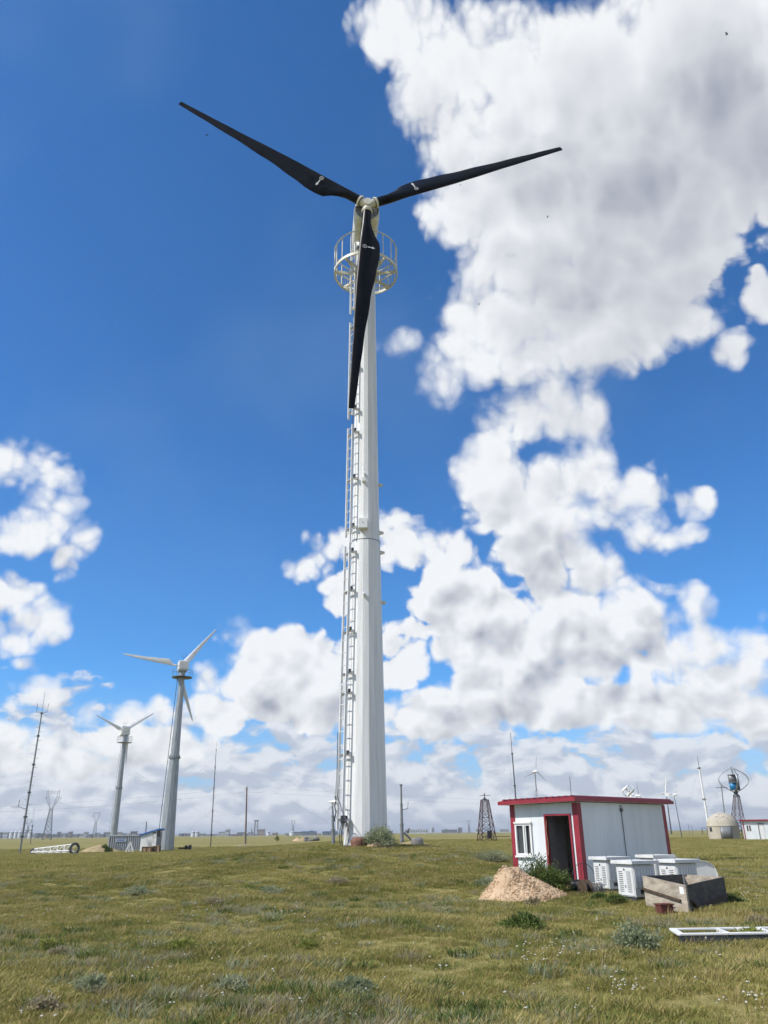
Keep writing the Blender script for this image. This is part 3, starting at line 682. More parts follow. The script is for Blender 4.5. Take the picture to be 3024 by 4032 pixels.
def near_bits():
    # rust-red box against the board box
    p = gnd(2628, 3602); T = thing('rusty_box', 'small rust-red metal box in the grass against the board box', 'metal box', p + Vector((0, .15, 0)), R_(14))
    MB().box((0, 0, .09), (.30, .24, .18)).build('case', M['rust'], T, bevel=.012); MB().box((0, 0, .19), (.33, .27, .025)).build('lid', M['rust'], T)
    MB().ring((.19, -.05, .12), .03, .012, 12, 5).build('handle', M['galv_dark'], T)
    # white steel frame lying in the grass
    z = .13; FL = atz(2672, 3679, z); BL = atz(2641, 3659, z); d = Vector((1, .045, 0)).normalized(); ln = 3.0
    T = thing('white_steel_frame', 'long white-topped steel frame lying in the grass', 'frame', Vector((FL.x, FL.y, 0)))
    b = BL - FL; b.z = 0; up = Vector((0, 0, z))
    fr = MB().bar(up, up + d * ln, .085, .03); fr.build('front_bar', M['white'], T, bevel=.006)
    MB().bar(Vector((0, -.015, .06)), Vector((0, -.015, .06)) + d * ln, .03, .11).build('front_skirt', M['galv_dark'], T)
    MB().bar(up + b, up + b + d * ln, .06, .03).build('back_bar', M['white'], T, bevel=.006)
    MB().bar(up - b * .03 + d * .03, up + b * 1.03 + d * .03, .10, .035).build('end_bar', M['white'], T, bevel=.006)
    for s, w in ((.82, .05), (1.16, .04), (1.50, .09), (2.2, .05), (2.9, .08)): MB().bar(up + d * s - Vector((0, 0, .02)), up + d * (s - .06) + b - Vector((0, 0, .02)), w, .05).build('cross_bar', M['white'], T)
    for s in (.1, 1.5, 2.9):
        for q in (Vector(), b): MB().box(q + d * s + Vector((0, .0, .04)), (.06, .06, .16)).build('foot', M['galv_dark'], T)
    # white curved cover leaning behind the cabinets
    p = on(8.9, 24.0); T = thing('curved_cover', 'white curved glass-fibre cover standing behind the cabinets', 'cover', p, R_(8))
    pr = []; 
    for k in range(15):
        a = math.pi * k / 14; pr.append((.55 * -math.cos(a) * (1 if a < 1.57 else .86), .16 + .62 * math.sin(a) ** .55))
    pr = [(-.55, 0)] + pr + [(.50, 0)]; mb = MB(); o = 16
    vs = []
    for (x, zz) in pr:
        for y, q in ((0, 1.0), (.25, 1.0), (.5, .93), (.62, .8)): vs.append((x * q, y, zz * q))
    mb.add(vs, [(i * 4 + j, i * 4 + j + 1, i * 4 + j + 5, i * 4 + j + 4) for i in range(len(pr) - 1) for j in range(3)], True)
    c = mb.build('shell', M['white'], T); sm = c.modifiers.new('thick', 'SOLIDIFY'); sm.thickness = .02
    fm = MB().add([(x * .97, .03, zz * .97) for (x, zz) in pr], [tuple(range(len(pr)))]); c2 = fm.build('end_wall', M['white'], T); sm = c2.modifiers.new('thick', 'SOLIDIFY'); sm.thickness = .02
    # olive dish
    p = on(7.75, 24.6); T = thing('olive_dish', 'olive-yellow round dish leaning between the cabinets', 'dish', p, R_(-20))
    mb = MB().lathe([(.0, .10), (.2, .085), (.36, .04), (.44, 0), (.455, .012), (.36, .06), (.2, .105), (.0, .12)], 40, caps=False)
    mb.build('dish', M['olive'], T, mw=Matrix.Translation((0, 0, .44)) @ Matrix.Rotation(R_(74), 4, 'X'))
    MB().ring((0, 0, 0), .45, .014, 40, 6).build('rim', M['cream'], T, mw=Matrix.Translation((0, 0, .44)) @ Matrix.Rotation(R_(74), 4, 'X'))
    # scrap by the shed corner
    q = gnd(2283, 3515); T = thing('electric_motor', 'black finned electric motor lying by the shed corner post', 'motor', q + Vector((0, 0, .17)), R_(-25))
    mb = MB().tube((-.20, 0, 0), (.16, 0, 0), .13, n=20); mb.build('casing', M['cable'], T)
    for k in range(16):
        a = 2 * math.pi * k / 16; c, s = math.cos(a), math.sin(a); MB().bar((-.17, c * .128, s * .128), (.13, c * .128, s * .128), .012, .04, up=(0, c, s)).build('fin', M['cable'], T)
    MB().tube((.16, 0, 0), (.21, 0, 0), .145, n=20).build('end_bell', M['rubber'], T); MB().tube((.2, 0, 0), (.3, 0, 0), .025, n=10).build('shaft', M['galv'], T); MB().box((-.02, 0, -.15), (.24, .22, .04)).build('foot', M['cable'], T)
    q = gnd(2306, 3522); T = thing('cable_reel', 'brown cable reel lying among the scrap by the shed', 'reel', q + Vector((0, 0, .17)), R_(30))
    MB().tube((-.10, 0, 0), (-.075, 0, 0), .18, n=24).build('flange', M['timber'], T); MB().tube((.075, 0, 0), (.10, 0, 0), .18, n=24).build('flange', M['timber'], T); MB().tube((-.08, 0, 0), (.08, 0, 0), .11, n=18).build('wound_cable', M['cable'], T)
    q = gnd(2300, 3510) + Vector((.05, .1, .0)); T = thing('wire_hoop', 'thin black wire hoop standing up by the shed corner post', 'hoop', q, R_(20))
    MB().ring((0, 0, 0), .36, .008, 48, 5).build('hoop', M['cable'], T, mw=Matrix.Translation((0, 0, .34)) @ Matrix.Rotation(R_(88), 4, 'X')); MB().tube((-.06, 0, .0), (-.06, 0, .70), .006, n=6).build('spoke', M['cable'], T)
    q = gnd(2340, 3518); T = thing('scrap_heap', 'tangled heap of pale wire and metal scrap between the reel and the cabinet', 'scrap', q)
    r2 = random.Random(3)
    for i in range(9):
        c = Vector((r2.uniform(-.22, .25), r2.uniform(-.12, .15), .12)); pts = []
        for j in range(16): pts.append(c + Vector((r2.uniform(-.13, .13), r2.uniform(-.1, .1), r2.uniform(-.09, .14))))
        MB().path(pts, .008, 4).build('wire_tangle', M[('steel_grey', 'cream', 'timber')[i % 3]], T)
    MB().box((.22, .05, .22), (.20, .10, .05), Matrix.Rotation(R_(30), 3, 'Y')).build('scrap_sheet', M['white'], T); MB().box((.0, .02, .1), (.45, .28, .2), Matrix.Rotation(R_(12), 3, 'Z')).build('scrap_block', M['rock'], T, bevel=.05)
near_bits()

def heap(name, label, cat, p, rx, ry, h, m, seed, n=46, clods=0, skew=0., rough=.12):
    rg = np.random.default_rng(seed); T = thing(name, label, cat, p); k = n; V = []; ph = rg.uniform(0, 6, 12)
    def rad_(x, y): q = skew * (1 - abs(y)); u = x - q; return math.hypot(u / (1 + q) if u < 0 else u / (1 - q), y)
    for i in range(k + 1):
        for j in range(k + 1):
            x, y = -1 + 2 * i / k, -1 + 2 * j / k; r = rad_(x, y); b = max(0, 1 - r) ** 1.05
            nz = sum(math.sin(x * (4 + 3 * a) * 1.3 + ph[a]) * math.cos(y * (4 + 2.6 * a) * 1.3 + ph[a + 5]) / (1 + a) for a in range(5)) * rough
            z = h * b * (1 + nz) + (rg.uniform(-.5, .5) * h * .05 if b > .02 else 0); wx, wy = p.x + x * rx, p.y + y * ry
            V.append((x * rx, y * ry, z + float(hgt(wx, wy)) - p.z - (.06 if b < .02 else 0.)))
    Fq = [(i * (k + 1) + j, (i + 1) * (k + 1) + j, (i + 1) * (k + 1) + j + 1, i * (k + 1) + j + 1) for i in range(k) for j in range(k)]
    MB().add(V, Fq, False).build('mound', m, T)
    if clods:
        mb = MB()
        for c in range(clods):
            while True:
                x, y = rg.uniform(-.95, .95, 2); r = rad_(x, y)
                if r < .95: break
            z = h * max(0, 1 - r) ** 1.05 + float(hgt(p.x + x * rx, p.y + y * ry)) - p.z; s = h * float(rg.uniform(.012, .05)); a = rg.normal(size=3)
            q = Matrix.Rotation(float(a[0]), 3, 'X') @ Matrix.Rotation(float(a[1]), 3, 'Z'); c0 = Vector((x * rx, y * ry, z + s * .2))
            vs = [c0 + q @ Vector((u * s * (1 + .3 * a[2]), v * s, w * s * .8)) for (u, v, w) in ((1, 0, 0), (-1, 0, 0), (0, 1, 0), (0, -1, 0), (0, 0, 1), (0, 0, -1))]
            mb.add(vs, [(0, 2, 4), (2, 1, 4), (1, 3, 4), (3, 0, 4), (2, 0, 5), (1, 2, 5), (3, 1, 5), (0, 3, 5)])
        tag(mb.build('clods', m, T), kind='stuff')
    return T
pk = gnd(2060, 3545)
heap('soil_heap', 'heap of dry sandy soil and clods beside the red and white shed', 'soil heap', pk + Vector((.10, .5, 0)), 1.18, 1.1, .84, M['soil'], 5, clods=1400, skew=-.42)
def stone(name, label, p, s, m, seed, group=None, parent=None, cat='stone'):
    rg = np.random.default_rng(seed); bm = bmesh.new(); bmesh.ops.create_icosphere(bm, subdivisions=3, radius=1.0)
    ph = rg.uniform(0, 6, 6)
    for v in bm.verts:
        c = v.co; d = 1 + .10 * math.sin(c.x * 3 + ph[0]) * math.cos(c.y * 2.6 + ph[1]) + .1 * math.sin(c.z * 5 + ph[2]) + rg.uniform(-.015, .015); v.co = Vector((c.x * s[0], c.y * s[1], c.z * s[2])) * d
    me = bpy.data.meshes.new(name); bm.to_mesh(me); bm.free(); me.materials.append(m); me.polygons.foreach_set('use_smooth', [True] * len(me.polygons))
    if parent is not None: o = put(name, me, parent); o.location = p
    else: o = tag(put(name, me), label, cat, group); o.location = p
    return o
q = at(1413, 3330, 38.6); stone('red_stone', 'rounded reddish stone at the foot of the white tower', on(q.x, 38.5) + Vector((0, 0, .1)), (.40, .32, .36), M['rock_red'], 2)
for i, (px, s) in enumerate(((1470, .17), (1484, .22), (1500, .15), (1516, .19))):
    q = at(px, 3332, 38.4); stone('clay_lump', 'crumbly tan clay lump under the grey-green bush by the tower', on(q.x, 38.2) + Vector((0, 0, .05)), (s * 1.6, s, s), M['soil'], 20 + i, 'clay lumps under the tower bush', cat='clay lump')
# ------------------------------------------------------------------ other wind turbines and masts
TABW = [(0, .25), (.06, .25), (.10, .45), (.17, .80), (.24, .80), (.4, .62), (.7, .40), (.93, .24), (1, .10)]
def left_turbine(kind, label, base, yz, fit, box, rad, zf_px, zp_px, hub_px, Y, deck):
    """galvanised tower with platform, boxy white nacelle and white blades"""
    T = thing('wind_turbine', label, 'wind turbine', base, 0, 'white-bladed turbines on galvanised towers')
    def Z(x, y): return at(x, y, Y).z - base.z
    zf, zp, hub = Z(*zf_px), Z(*zp_px), at(*hub_px, Y) - base
    r0, rf, rt_ = rad; n = 12 if deck else 20; sm = not deck
    MB().lathe([(r0, -.5), (r0, 0), (rf * 1.02, zf)], n, smooth=sm).build('lower_tower_section', M['galv'], T)
    MB().lathe([(rf * .96, zf), (rt_, zp + .1)], n, smooth=sm).build('upper_tower_section', M['galv'], T)
    MB().lathe([(rf * 1.22, zf - .10), (rf * 1.22, zf + .10)], 24, smooth=False).build('joint_flange', M['steel_grey'], T)
    for k in range(16):
        a = 2 * math.pi * k / 16; MB().prism([(0, 0), (rf * .2, 0), (0, .6)], (math.cos(a) * rf, math.sin(a) * rf, zf + .1), (math.cos(a), math.sin(a), 0), (0, 0, 1), (-math.sin(a) * .03, math.cos(a) * .03, 0)).build('flange_gusset', M['galv'], T)
    ax, rt, up, fr = rotor_frames(*fit[:3], fit[4], flip=deck); L = fit[3]; sgn = 1 if not deck else -1
    # rotor centre is upwind of the tower top by the nacelle's overhang
    Rp = box[3]
    P = MB().lathe([(rt_ * .9, zp - .06), (Rp, zp - .05), (Rp, zp + .05), (rt_ * .9, zp + .06)], 40, smooth=False, caps=False).build('platform', M['galv_dark'] if deck else M['galv'], T)
    hr = box[4]
    MB().ring((0, 0, zp + hr), Rp, .035, 40, 6).build('guard_rail', M['steel_grey'], P)
    if not deck: MB().ring((0, 0, zp + hr * .55), Rp, .03, 40, 6).build('guard_rail', M['steel_grey'], P)
    for k in range(9): a = R_(40 * k + 10); MB().tube((Rp * math.cos(a), Rp * math.sin(a), zp), (Rp * math.cos(a), Rp * math.sin(a), zp + hr), .03, n=6).build('rail_post', M['steel_grey'], P)
    MB().lathe([(rt_, zp), (rt_ * 1.05, hub.z - box[2] / 2 - .25), (rt_ * 1.5, hub.z - box[2] / 2 - .2), (rt_ * 1.5, hub.z - box[2] / 2 + .05)], 24, smooth=False).build('yaw_collar', M['galv'], T)
    FB = Matrix((rt, -ax, up)).transposed().to_4x4(); FB.translation = Vector((0, 0, hub.z))
    nc = MB().box((0, box[5], 0), (box[0], box[1], box[2])).build('nacelle', M['white'], T, bevel=.16, mw=FB)
    MB().box((0, box[5] + .02, -.1), (box[0] + .05, box[1] + .03, .05)).build('seam_strip', M['cream'], nc)
    MB().box((-box[0] / 2 - .01, box[5], .15), (.02, box[1] * .35, box[2] * .4)).build('side_hatch', M['cream'], nc)
    if not deck:
        MB().tube((0, -box[1] / 2 + box[5] - .12, 0), (0, -box[1] / 2 + box[5] + .05, 0), box[0] * .32, n=28).build('front_ring', M['cream'], nc)
    MB().tube((.0, box[5] + sgn * 0, box[2] / 2), (0, box[5], box[2] / 2 + .9), .03, n=6).build('sensor_mast', M['galv_dark'], nc)
    MB().bar((-.45, box[5], box[2] / 2 + .9), (.45, box[5], box[2] / 2 + .9), .04).build('sensor_arm', M['galv_dark'], nc)
    for s in (-.45, .45): MB().tube((s, box[5], box[2] / 2 + .9), (s, box[5], box[2] / 2 + 1.25), .025, n=6).tube((s - .12, box[5], box[2] / 2 + 1.28), (s + .12, box[5], box[2] / 2 + 1.28), .05, n=6).build('anemometer', M['galv_dark'], nc)
    hb = MB().tube((0, -.55, 0), (0, .45, 0), .33, n=20); H = hb.build('hub', M['white'], T, bevel=.03, mw=Matrix.Translation(hub) @ FB.to_3x3().to_4x4())
    MB().tube((0, 0, 0), Vector((0, 0, hub.z)) - hub, .22, n=14).build('shaft', M['steel_grey'], T, mw=Matrix.Translation(hub))
    bm_ = blade_mesh('blade', L, .5, [(u, c * L / 7.6) for u, c in TABW], .16 * L / 10, M['blade_white'], 20, 26)
    cr = MB().tube((0, 0, .1), (0, 0, .75), .14, n=14).mesh('blade_root', M['steel_grey'])
    for F_ in fr:
        mw = F_.copy(); mw.translation = hub; b = put('blade', bm_, T, mw=mw); put('blade_root', cr, b)
    # ladder on the left flank
    la = bpy.data.objects.new('ladder', None); COL.objects.link(la); la.parent = T
    def lp(z, s): 
        r = float(np.interp(z, [0, zf, zp], [r0, rf, rt_])) + .32; return Vector((-.94, -.34, 0)) * r + Vector((.34, -.94, 0)) * s + Vector((0, 0, z))
    for s in (-.25, .25): MB().path([lp(z, s) for z in (1.5, zf, zp)], .04, 5).build('rail', M['galv_dark'] if deck else M['galv'], la)
    z = 1.7
    while z < zp: MB().tube(lp(z, -.25), lp(z, .25), .025, n=5).build('rung', M['galv'], la); z += .75
    z = 2.5
    while z < zp:
        q = lp(z, 0); MB().bar(q, Vector((q.x * .8, q.y * .8, z)), .12, .12).build('bracket', M['white'], la); z += 3.2
    return T
b1 = gnd(654, 3350)
left_turbine('a', 'tall galvanised faceted tower turbine with white blades, standing beside the blue-roofed hut', b1, 0, (21.98, -.56, 50.1, 10.77 * b1.y / 150, -6.4), (1.9, 2.3, 1.85, 1.95, 1.35, .0), (1.36, .88, .52), (679, 2985), (708, 2668), (705, 2623), b1.y, True)
left_turbine('b', 'round galvanised tower turbine with thin white blades, rising behind the grey container', on(*(lambda p: (p.x, p.y))(at(447, 3292, 230))), 0, (32.3, 5.8, 35.5, 9.64, -3.4), (2.5, 3.0, 2.5, 2.05, 1.6, 1.25), (.95, .78, .55), (465, 3104.6), (484, 2924), (497, 2876), 230.0, False)

def guy_mast(label, base, top_px, segs, r, mt, spurs=True, guys=((.35, 30), (.86, 45)), crown=None, group='guyed tubular masts', arm=None, mt2=None):
    Y = base.y; top = at(*top_px, Y) - base; h = top.z; lean = Vector((top.x, top.y, 0)) / h
    T = thing('guyed_mast', label, 'mast', base, 0, group)
    def c(z): return lean * z + Vector((0, 0, z))
    z0 = -.3
    for i, (u, q) in enumerate(segs):
        MB().tube(c(z0), c(u * h), r * q, r * q * .93, n=10).build('mast_section', (mt2 if (mt2 and i in (1, 2)) else mt), T)
        if i < len(segs) - 1: MB().tube(c(u * h - .12), c(u * h + .12), r * q * 1.9, n=10).build('joint_collar', M['galv_dark'], T)
        z0 = u * h
    if spurs:
        z = h * .12; s = 1
        while z < h * .8:
            MB().bar(c(z), c(z) + Vector((s * r * 4.5, 0, .02)), r * .3).build('step_peg', M['steel_grey'], T); z += h * .028; s = -s
    for (u, dist) in guys:
        for a in (R_(10), R_(130), R_(250)):
            e = Vector((math.cos(a) * dist * h / 30, math.sin(a) * dist * h / 30, 0)); e.z = float(hgt(base.x + e.x, base.y + e.y)) - base.z
            p = c(u * h); pts = [p.lerp(e, t) - Vector((0, 0, .015 * h * 4 * t * (1 - t))) for t in np.linspace(0, 1, 9)]
            MB().path(pts, .006 * max(1, Y / 120), 3).build('guy_wire', M['wire'], T)
    if crown:
        z = crown * h
        for s in (-1, 1): MB().path([c(z), c(z) + Vector((s * .9, 0, .1)), c(z) + Vector((s * .95, 0, 1.5))], .04, 5).build('side_antenna', M['galv_dark'], T)
    if arm:
        z = arm * h; MB().path([c(z), c(z) + Vector((-1.2, 0, .35)), c(z) + Vector((-2.6, 0, .4))], .04, 5).build('instrument_arm', M['galv_dark'], T); MB().tube(c(z) + Vector((-1.4, 0, .4)), c(z) + Vector((-1.4, 0, 1.5)), .05, n=6).build('instrument_rod', M['galv_dark'], T)
    return T
guy_mast('tall guyed grey mast with two upturned side antennas, beside the lying truss', gnd(77, 3363), (178, 2722), [(.10, 1.0), (.215, 1.15), (.36, 1.0), (.53, .95), (.71, .85), (.855, .7), (1, .22)], .15, M['steel_grey'], crown=.86, arm=.26)
guy_mast('dark guyed mast standing alone between the galvanised turbine and the wooden pole', gnd(829, 3337), (853, 2921), [(.12, 1), (.33, 1), (.55, .9), (.75, .8), (.92, .6), (1, .2)], .11, M['galv_dark'])
guy_mast('far thin mast seen behind the lying truss section', on(-128, 300), (136, 3178), [(.25, .8), (.5, 1.2), (1, .3)], .14, M['wire'], spurs=False, guys=())
guy_mast('dark guyed mast rising behind the shed roof above the open doorway', on(*(lambda p: (p.x, p.y))(at(2043, 3290, 150))), (2010, 2885), [(.25, 1), (.5, .95), (.8, .8), (1, .4)], .13, M['galv_dark'], spurs=False, guys=((.86, 16), (.5, 12)))
guy_mast('short thin mast rising behind the middle of the shed roof', on(*(lambda p: (p.x, p.y))(at(2262, 3290, 180))), (2243, 3057), [(.6, 1), (1, .5)], .13, M['galv_dark'], spurs=False, guys=())
guy_mast('bright silver guyed mast with a dark tip, between the tail-vane turbine and the concrete dome', gnd(2796, 3292), (2745, 2975), [(.12, 1), (.45, 1), (.84, .85), (1, .35)], .30, M['galv'], spurs=False, guys=((.84, 14),), arm=None, mt2=M['white'])
p = gnd(2796, 3292); T = thing('white_box', 'white box lying at the foot of the silver mast', 'box', p + Vector((1.6, 0, 0)), R_(5)); MB().box((0, 0, .55), (2.2, 1.0, .8)).build('case', M['white'], T, bevel=.05); MB().box((0, 0, .09), (1.9, .8, .18)).build('skid', M['galv_dark'], T)

def small_turbine(label, base, hub_px, tips, r, yaw, mt=M['galv_dark'], tail=False, steps=None, blades=M['blade_white'], lattice=False, group='small distant wind turbines', Lscale=1.0):
    Y = base.y; hub = at(*hub_px, Y) - base; h = hub.z; T = thing('small_wind_turbine', label, 'wind turbine', base, 0, group)
    ax, rt, up, fr = rotor_frames(yaw, 0, tips[0], 0); L = tips[1]
    tx = Vector((hub.x, hub.y, 0)) + ax * -.5
    st = steps or [(0, 1), (1, .55)]
    if lattice:
        for i in range(3):
            a = R_(120 * i + 20); d = Vector((math.cos(a), math.sin(a), 0)) * .32; MB().tube(d, tx + d * .8 + Vector((0, 0, h * .72)), .05, n=5).build('leg', mt, T)
        for j in range(14): 
            a, b = (R_(120 * (j % 3) + 20), R_(120 * ((j + 1) % 3) + 20)); z = h * .72 * j / 14
            MB().tube(Vector((math.cos(a) * .3, math.sin(a) * .3, z)), Vector((math.cos(b) * .3, math.sin(b) * .3, z + h * .05)), .03, n=4).build('brace', mt, T)
        MB().tube(tx + Vector((0, 0, h * .7)), tx + Vector((0, 0, h - .2)), .14, n=8).build('pole', mt, T)
    else:
        for (u0, q0), (u1, q1) in zip(st, st[1:]):
            MB().tube(tx * u0 + Vector((0, 0, u0 * h - (.4 if u0 == 0 else 0))), tx * u1 + Vector((0, 0, u1 * h - (.2 if u1 == 1 else 0))), r * q0, r * (q0 * .92 if steps else q1), n=12).build('pole_section', mt, T)
            if steps and u1 < 1: MB().tube(tx * u1 + Vector((0, 0, u1 * h - .1)), tx * u1 + Vector((0, 0, u1 * h + .1)), r * q0 * 1.25, n=12).build('joint_flange', mt, T)
    FB = Matrix((rt, -ax, up)).transposed().to_4x4(); FB.translation = hub
    s = L / 3.2
    prof = [(.05, -.45), (.20, -.25), (.24, .1), (.22, .6), (.12, 1.1), (.03, 1.3)]; mb = MB().lathe([(q * s, z * s) for q, z in prof], 18)
    mb.build('nacelle', M['white'], T, mw=FB @ Matrix.Rotation(R_(-90), 4, 'X'))
    if tail:
        MB().tube((0, .5 * s, 0), (0, 2.2 * s, .1 * s), .06 * s, n=6).build('tail_boom', mt, T, mw=FB); MB().prism([(0, -.3), (1.3, -.7), (1.5, .8), (.2, .3)], (0, 1.9 * s, .1 * s), (0, s, 0), (0, 0, s), (.04, 0, 0)).build('tail_vane', M['white'], T, mw=FB)
    bm_ = blade_mesh('blade', L, .1 * s, [(u, c * L / 8.) for u, c in TABW], .07 * s, blades, 24, 18)
    for F_ in fr: mw = F_.copy(); mw.translation = hub; put('blade', bm_, T, mw=mw)
    return T
def far(px, py, Y): q = at(px, py, Y); return on(q.x, Y)
small_turbine('small white turbine on a stepped grey pole, just beyond the white tower ladder', gnd(1313, 3326), (1320, 3157), (88, 3.1), .30, 68, M['steel_grey'], steps=[(0, 1), (.34, .72), (.66, .5), (1, .5)])
small_turbine('small white turbine on a slim lattice mast rising behind the shed roof', far(2118, 3290, 230), (2110, 3037), (82, 4.3), .2, 25, M['steel_grey'], lattice=True)
small_turbine('white turbine on a grey pole, standing just past the far corner of the shed', gnd(2644, 3284), (2622, 3117), (82, 7.0), .33, -18, M['galv_dark'])
small_turbine('little white tail-vane turbine on a thin dark pole, between the shed and the silver mast', gnd(2686, 3301), (2663, 3128), (70, 2.3), .10, 60, M['galv_dark'], tail=True)
small_turbine('little white tail-vane turbine peeking over the shed roof beside the spiral turbine', far(2522, 3290, 150), (2516, 3133), (95, 2.4), .10, 40, M['galv_dark'], tail=True)
def spiral_turbine():
    Y = 140.; b = far(2486, 3290, Y); zt, zb = at(2474, 3090, Y).z - b.z, at(2476, 3142, Y).z - b.z; X = at(2475, 3120, Y).x - b.x
    T = thing('spiral_turbine', 'white twisted-blade vertical axis turbine peeking over the shed roof', 'wind turbine', b)
    MB().tube((0, 0, -.3), (X, 0, zb), .22, .2, n=12).build('pole', M['galv'], T); MB().tube((X, 0, zb - .35), (X, 0, zb + .1), .4, n=16).build('generator', M['white'], T)
    MB().tube((X, 0, zb), (X, 0, zt), .07, n=8).build('axle', M['white'], T)
    for k in range(3):
        vs = []; n = 18
        for i in range(n):
            u = i / (n - 1); a = R_(120 * k) + u * 2.4; r = 1.0 * math.sin(math.pi * (.12 + .76 * u)) ** .6; w = .42 * math.sin(math.pi * (.1 + .8 * u))
            c = Vector((X + math.cos(a) * r, math.sin(a) * r, zb + .2 + u * (zt - zb - .25))); t = Vector((-math.sin(a), math.cos(a), 0)); vs += [c - t * w, c + t * w * .6]
        o = MB().add(vs, [(2 * i, 2 * i + 1, 2 * i + 3, 2 * i + 2) for i in range(n - 1)], True).build('blade', M['blade_white'], T); sm = o.modifiers.new('thick', 'SOLIDIFY'); sm.thickness = .06
spiral_turbine()

def lattice(T, h, w0, w1, levels, r, m, zb=0., rot=45., sub=None, x1=Vector()):
    L4 = lambda z, k: Vector((math.cos(R_(rot + 90 * k)), math.sin(R_(rot + 90 * k)), 0)) * ((w0 + (w1 - w0) * z / h) / math.sqrt(2)) + Vector((0, 0, zb + z)) + x1 * (z / h)
    for k in range(4): MB().bar(L4(0, k), L4(h, k), r * 1.6).build('leg', m, T)
    zs = [0.]; 
    for i in range(levels): zs.append(zs[-1] + (1.0 - .45 * i / levels))
    zs = [z * h / zs[-1] for z in zs]
    for i in range(levels):
        for k in range(4):
            MB().bar(L4(zs[i], k), L4(zs[i + 1], (k + 1) % 4), r).bar(L4(zs[i], (k + 1) % 4), L4(zs[i + 1], k), r).build('cross_brace', m, T)
            MB().bar(L4(zs[i + 1], k), L4(zs[i + 1], (k + 1) % 4), r).build('cross_rail', m, T)
def red_tower():
    Y = 150.; b = far(1917, 3304, Y); h = at(1909, 3149, Y).z - b.z; w = 60 / FPX * Y * .93
    T = thing('lattice_tower', 'dark red-oxide lattice tower with a bare axle, beside the shed', 'lattice tower', b, R_(12))
    lattice(T, h, w, w * .40, 6, .075, M['lattice_red'])
    ht = at(1910, 3122, Y).z - b.z
    MB().tube((0, 0, h - .3), (0, 0, ht), .12, .07, n=8).build('axle', M['lattice_red'], T); MB().tube((0, 0, h + .05), (0, 0, h + .35), .42, .16, n=12).build('bearing', M['galv_dark'], T)
    for a in (0, 120, 240): MB().bar((0, 0, h + .75), (1.1 * math.cos(R_(a)), 1.1 * math.sin(R_(a)), h + .75), .14, .08).build('rotor_arm', M['galv_dark'], T)
    MB().bar((-w * .5, -w * .5, h * .115), (w * 1.4, -w * .5, h * .12), .10).build('loose_beam', M['lattice_red'], T); MB().box((.4, -.4, h * .17), (.7, .6, 1.3), Matrix.Rotation(.2, 3, 'X')).build('control_box', M['galv_dark'], T)
red_tower()
def darrieus():
    p = gnd(2936, 3309); Y = p.y + 14; b = far(2906, 3290, Y); ht = at(2900, 3137, Y).z - b.z; X = at(2900, 3137, Y).x - b.x
    T = thing('curved_blade_turbine', 'vertical axis turbine with bowed blades and grey-blue drum, behind the concrete dome', 'wind turbine', b)
    lattice(T, ht, 2.4, .8, 6, .05, M['lattice_red'], x1=Vector((X, 0, 0)))
    Zp = lambda y: at(2890, y, Y).z - b.z
    ax0, ax1 = Vector((X, 0, ht)), Vector((at(2880, 3023, Y).x - b.x, 0, Zp(3023))); la = lambda z: ax0.lerp(ax1, (z - ax0.z) / (ax1.z - ax0.z))
    MB().tube(ax0, ax1 + Vector((0, 0, .2)), .14, n=10).build('axle', M['galv'], T); MB().lathe([(.6, ht), (.6, ht + .15), (.3, ht + .5), (.45, ht + .7), (.2, ht + .9)], 16, c=(X, 0, 0)).build('bearing', M['galv_dark'], T)
    z0, z1 = Zp(3121), ax1.z
    for k, a in enumerate((R_(172), R_(-8), R_(262))):
        vs = []; n = 24; e = Vector((math.cos(a), math.sin(a), 0)); t = Vector((-math.sin(a), math.cos(a), 0)); Rm = 54 / FPX * Y
        for i in range(n):
            u = i / (n - 1); r = Rm * (math.sin(math.pi * u) ** .8 if u > 0 else 0); c = la(z0 + (z1 - z0) * u) + e * max(r, .05); vs += [c - t * .18, c + t * .18]
        o = MB().add(vs, [(2 * i, 2 * i + 1, 2 * i + 3, 2 * i + 2) for i in range(n - 1)], True).build('bowed_blade', M['galv'], T); sm = o.modifiers.new('thick', 'SOLIDIFY'); sm.thickness = .10
    for (ya, yb, m, off, nm) in ((3080, 3051, M['steel_grey'], .0, 'grey_drum'), (3111, 3081, M['blue_drum'], .0, 'blue_drum')):
        za, zb = Zp(ya), Zp(yb); c = la((za + zb) / 2); vs = []
        for s in (1, -1):
            for zz in (za, zb):
                for i in range(13): q = R_(180 * i / 12 + (0 if s > 0 else 180)); vs.append((c.x + s * .32 + .62 * math.cos(q), .62 * math.sin(q), zz))
        fs = [(o0 + i, o0 + i + 1, o0 + 13 + i + 1, o0 + 13 + i) for o0 in (0, 26) for i in range(12)]
        o = MB().add(vs, fs, True).build(nm, m, T); sm = o.modifiers.new('thick', 'SOLIDIFY'); sm.thickness = .04
        for zz in (za, zb): MB().tube((c.x, 0, zz - .03), (c.x, 0, zz + .03), 1.0, n=24).build('drum_plate', M['steel_grey'], T)
darrieus()

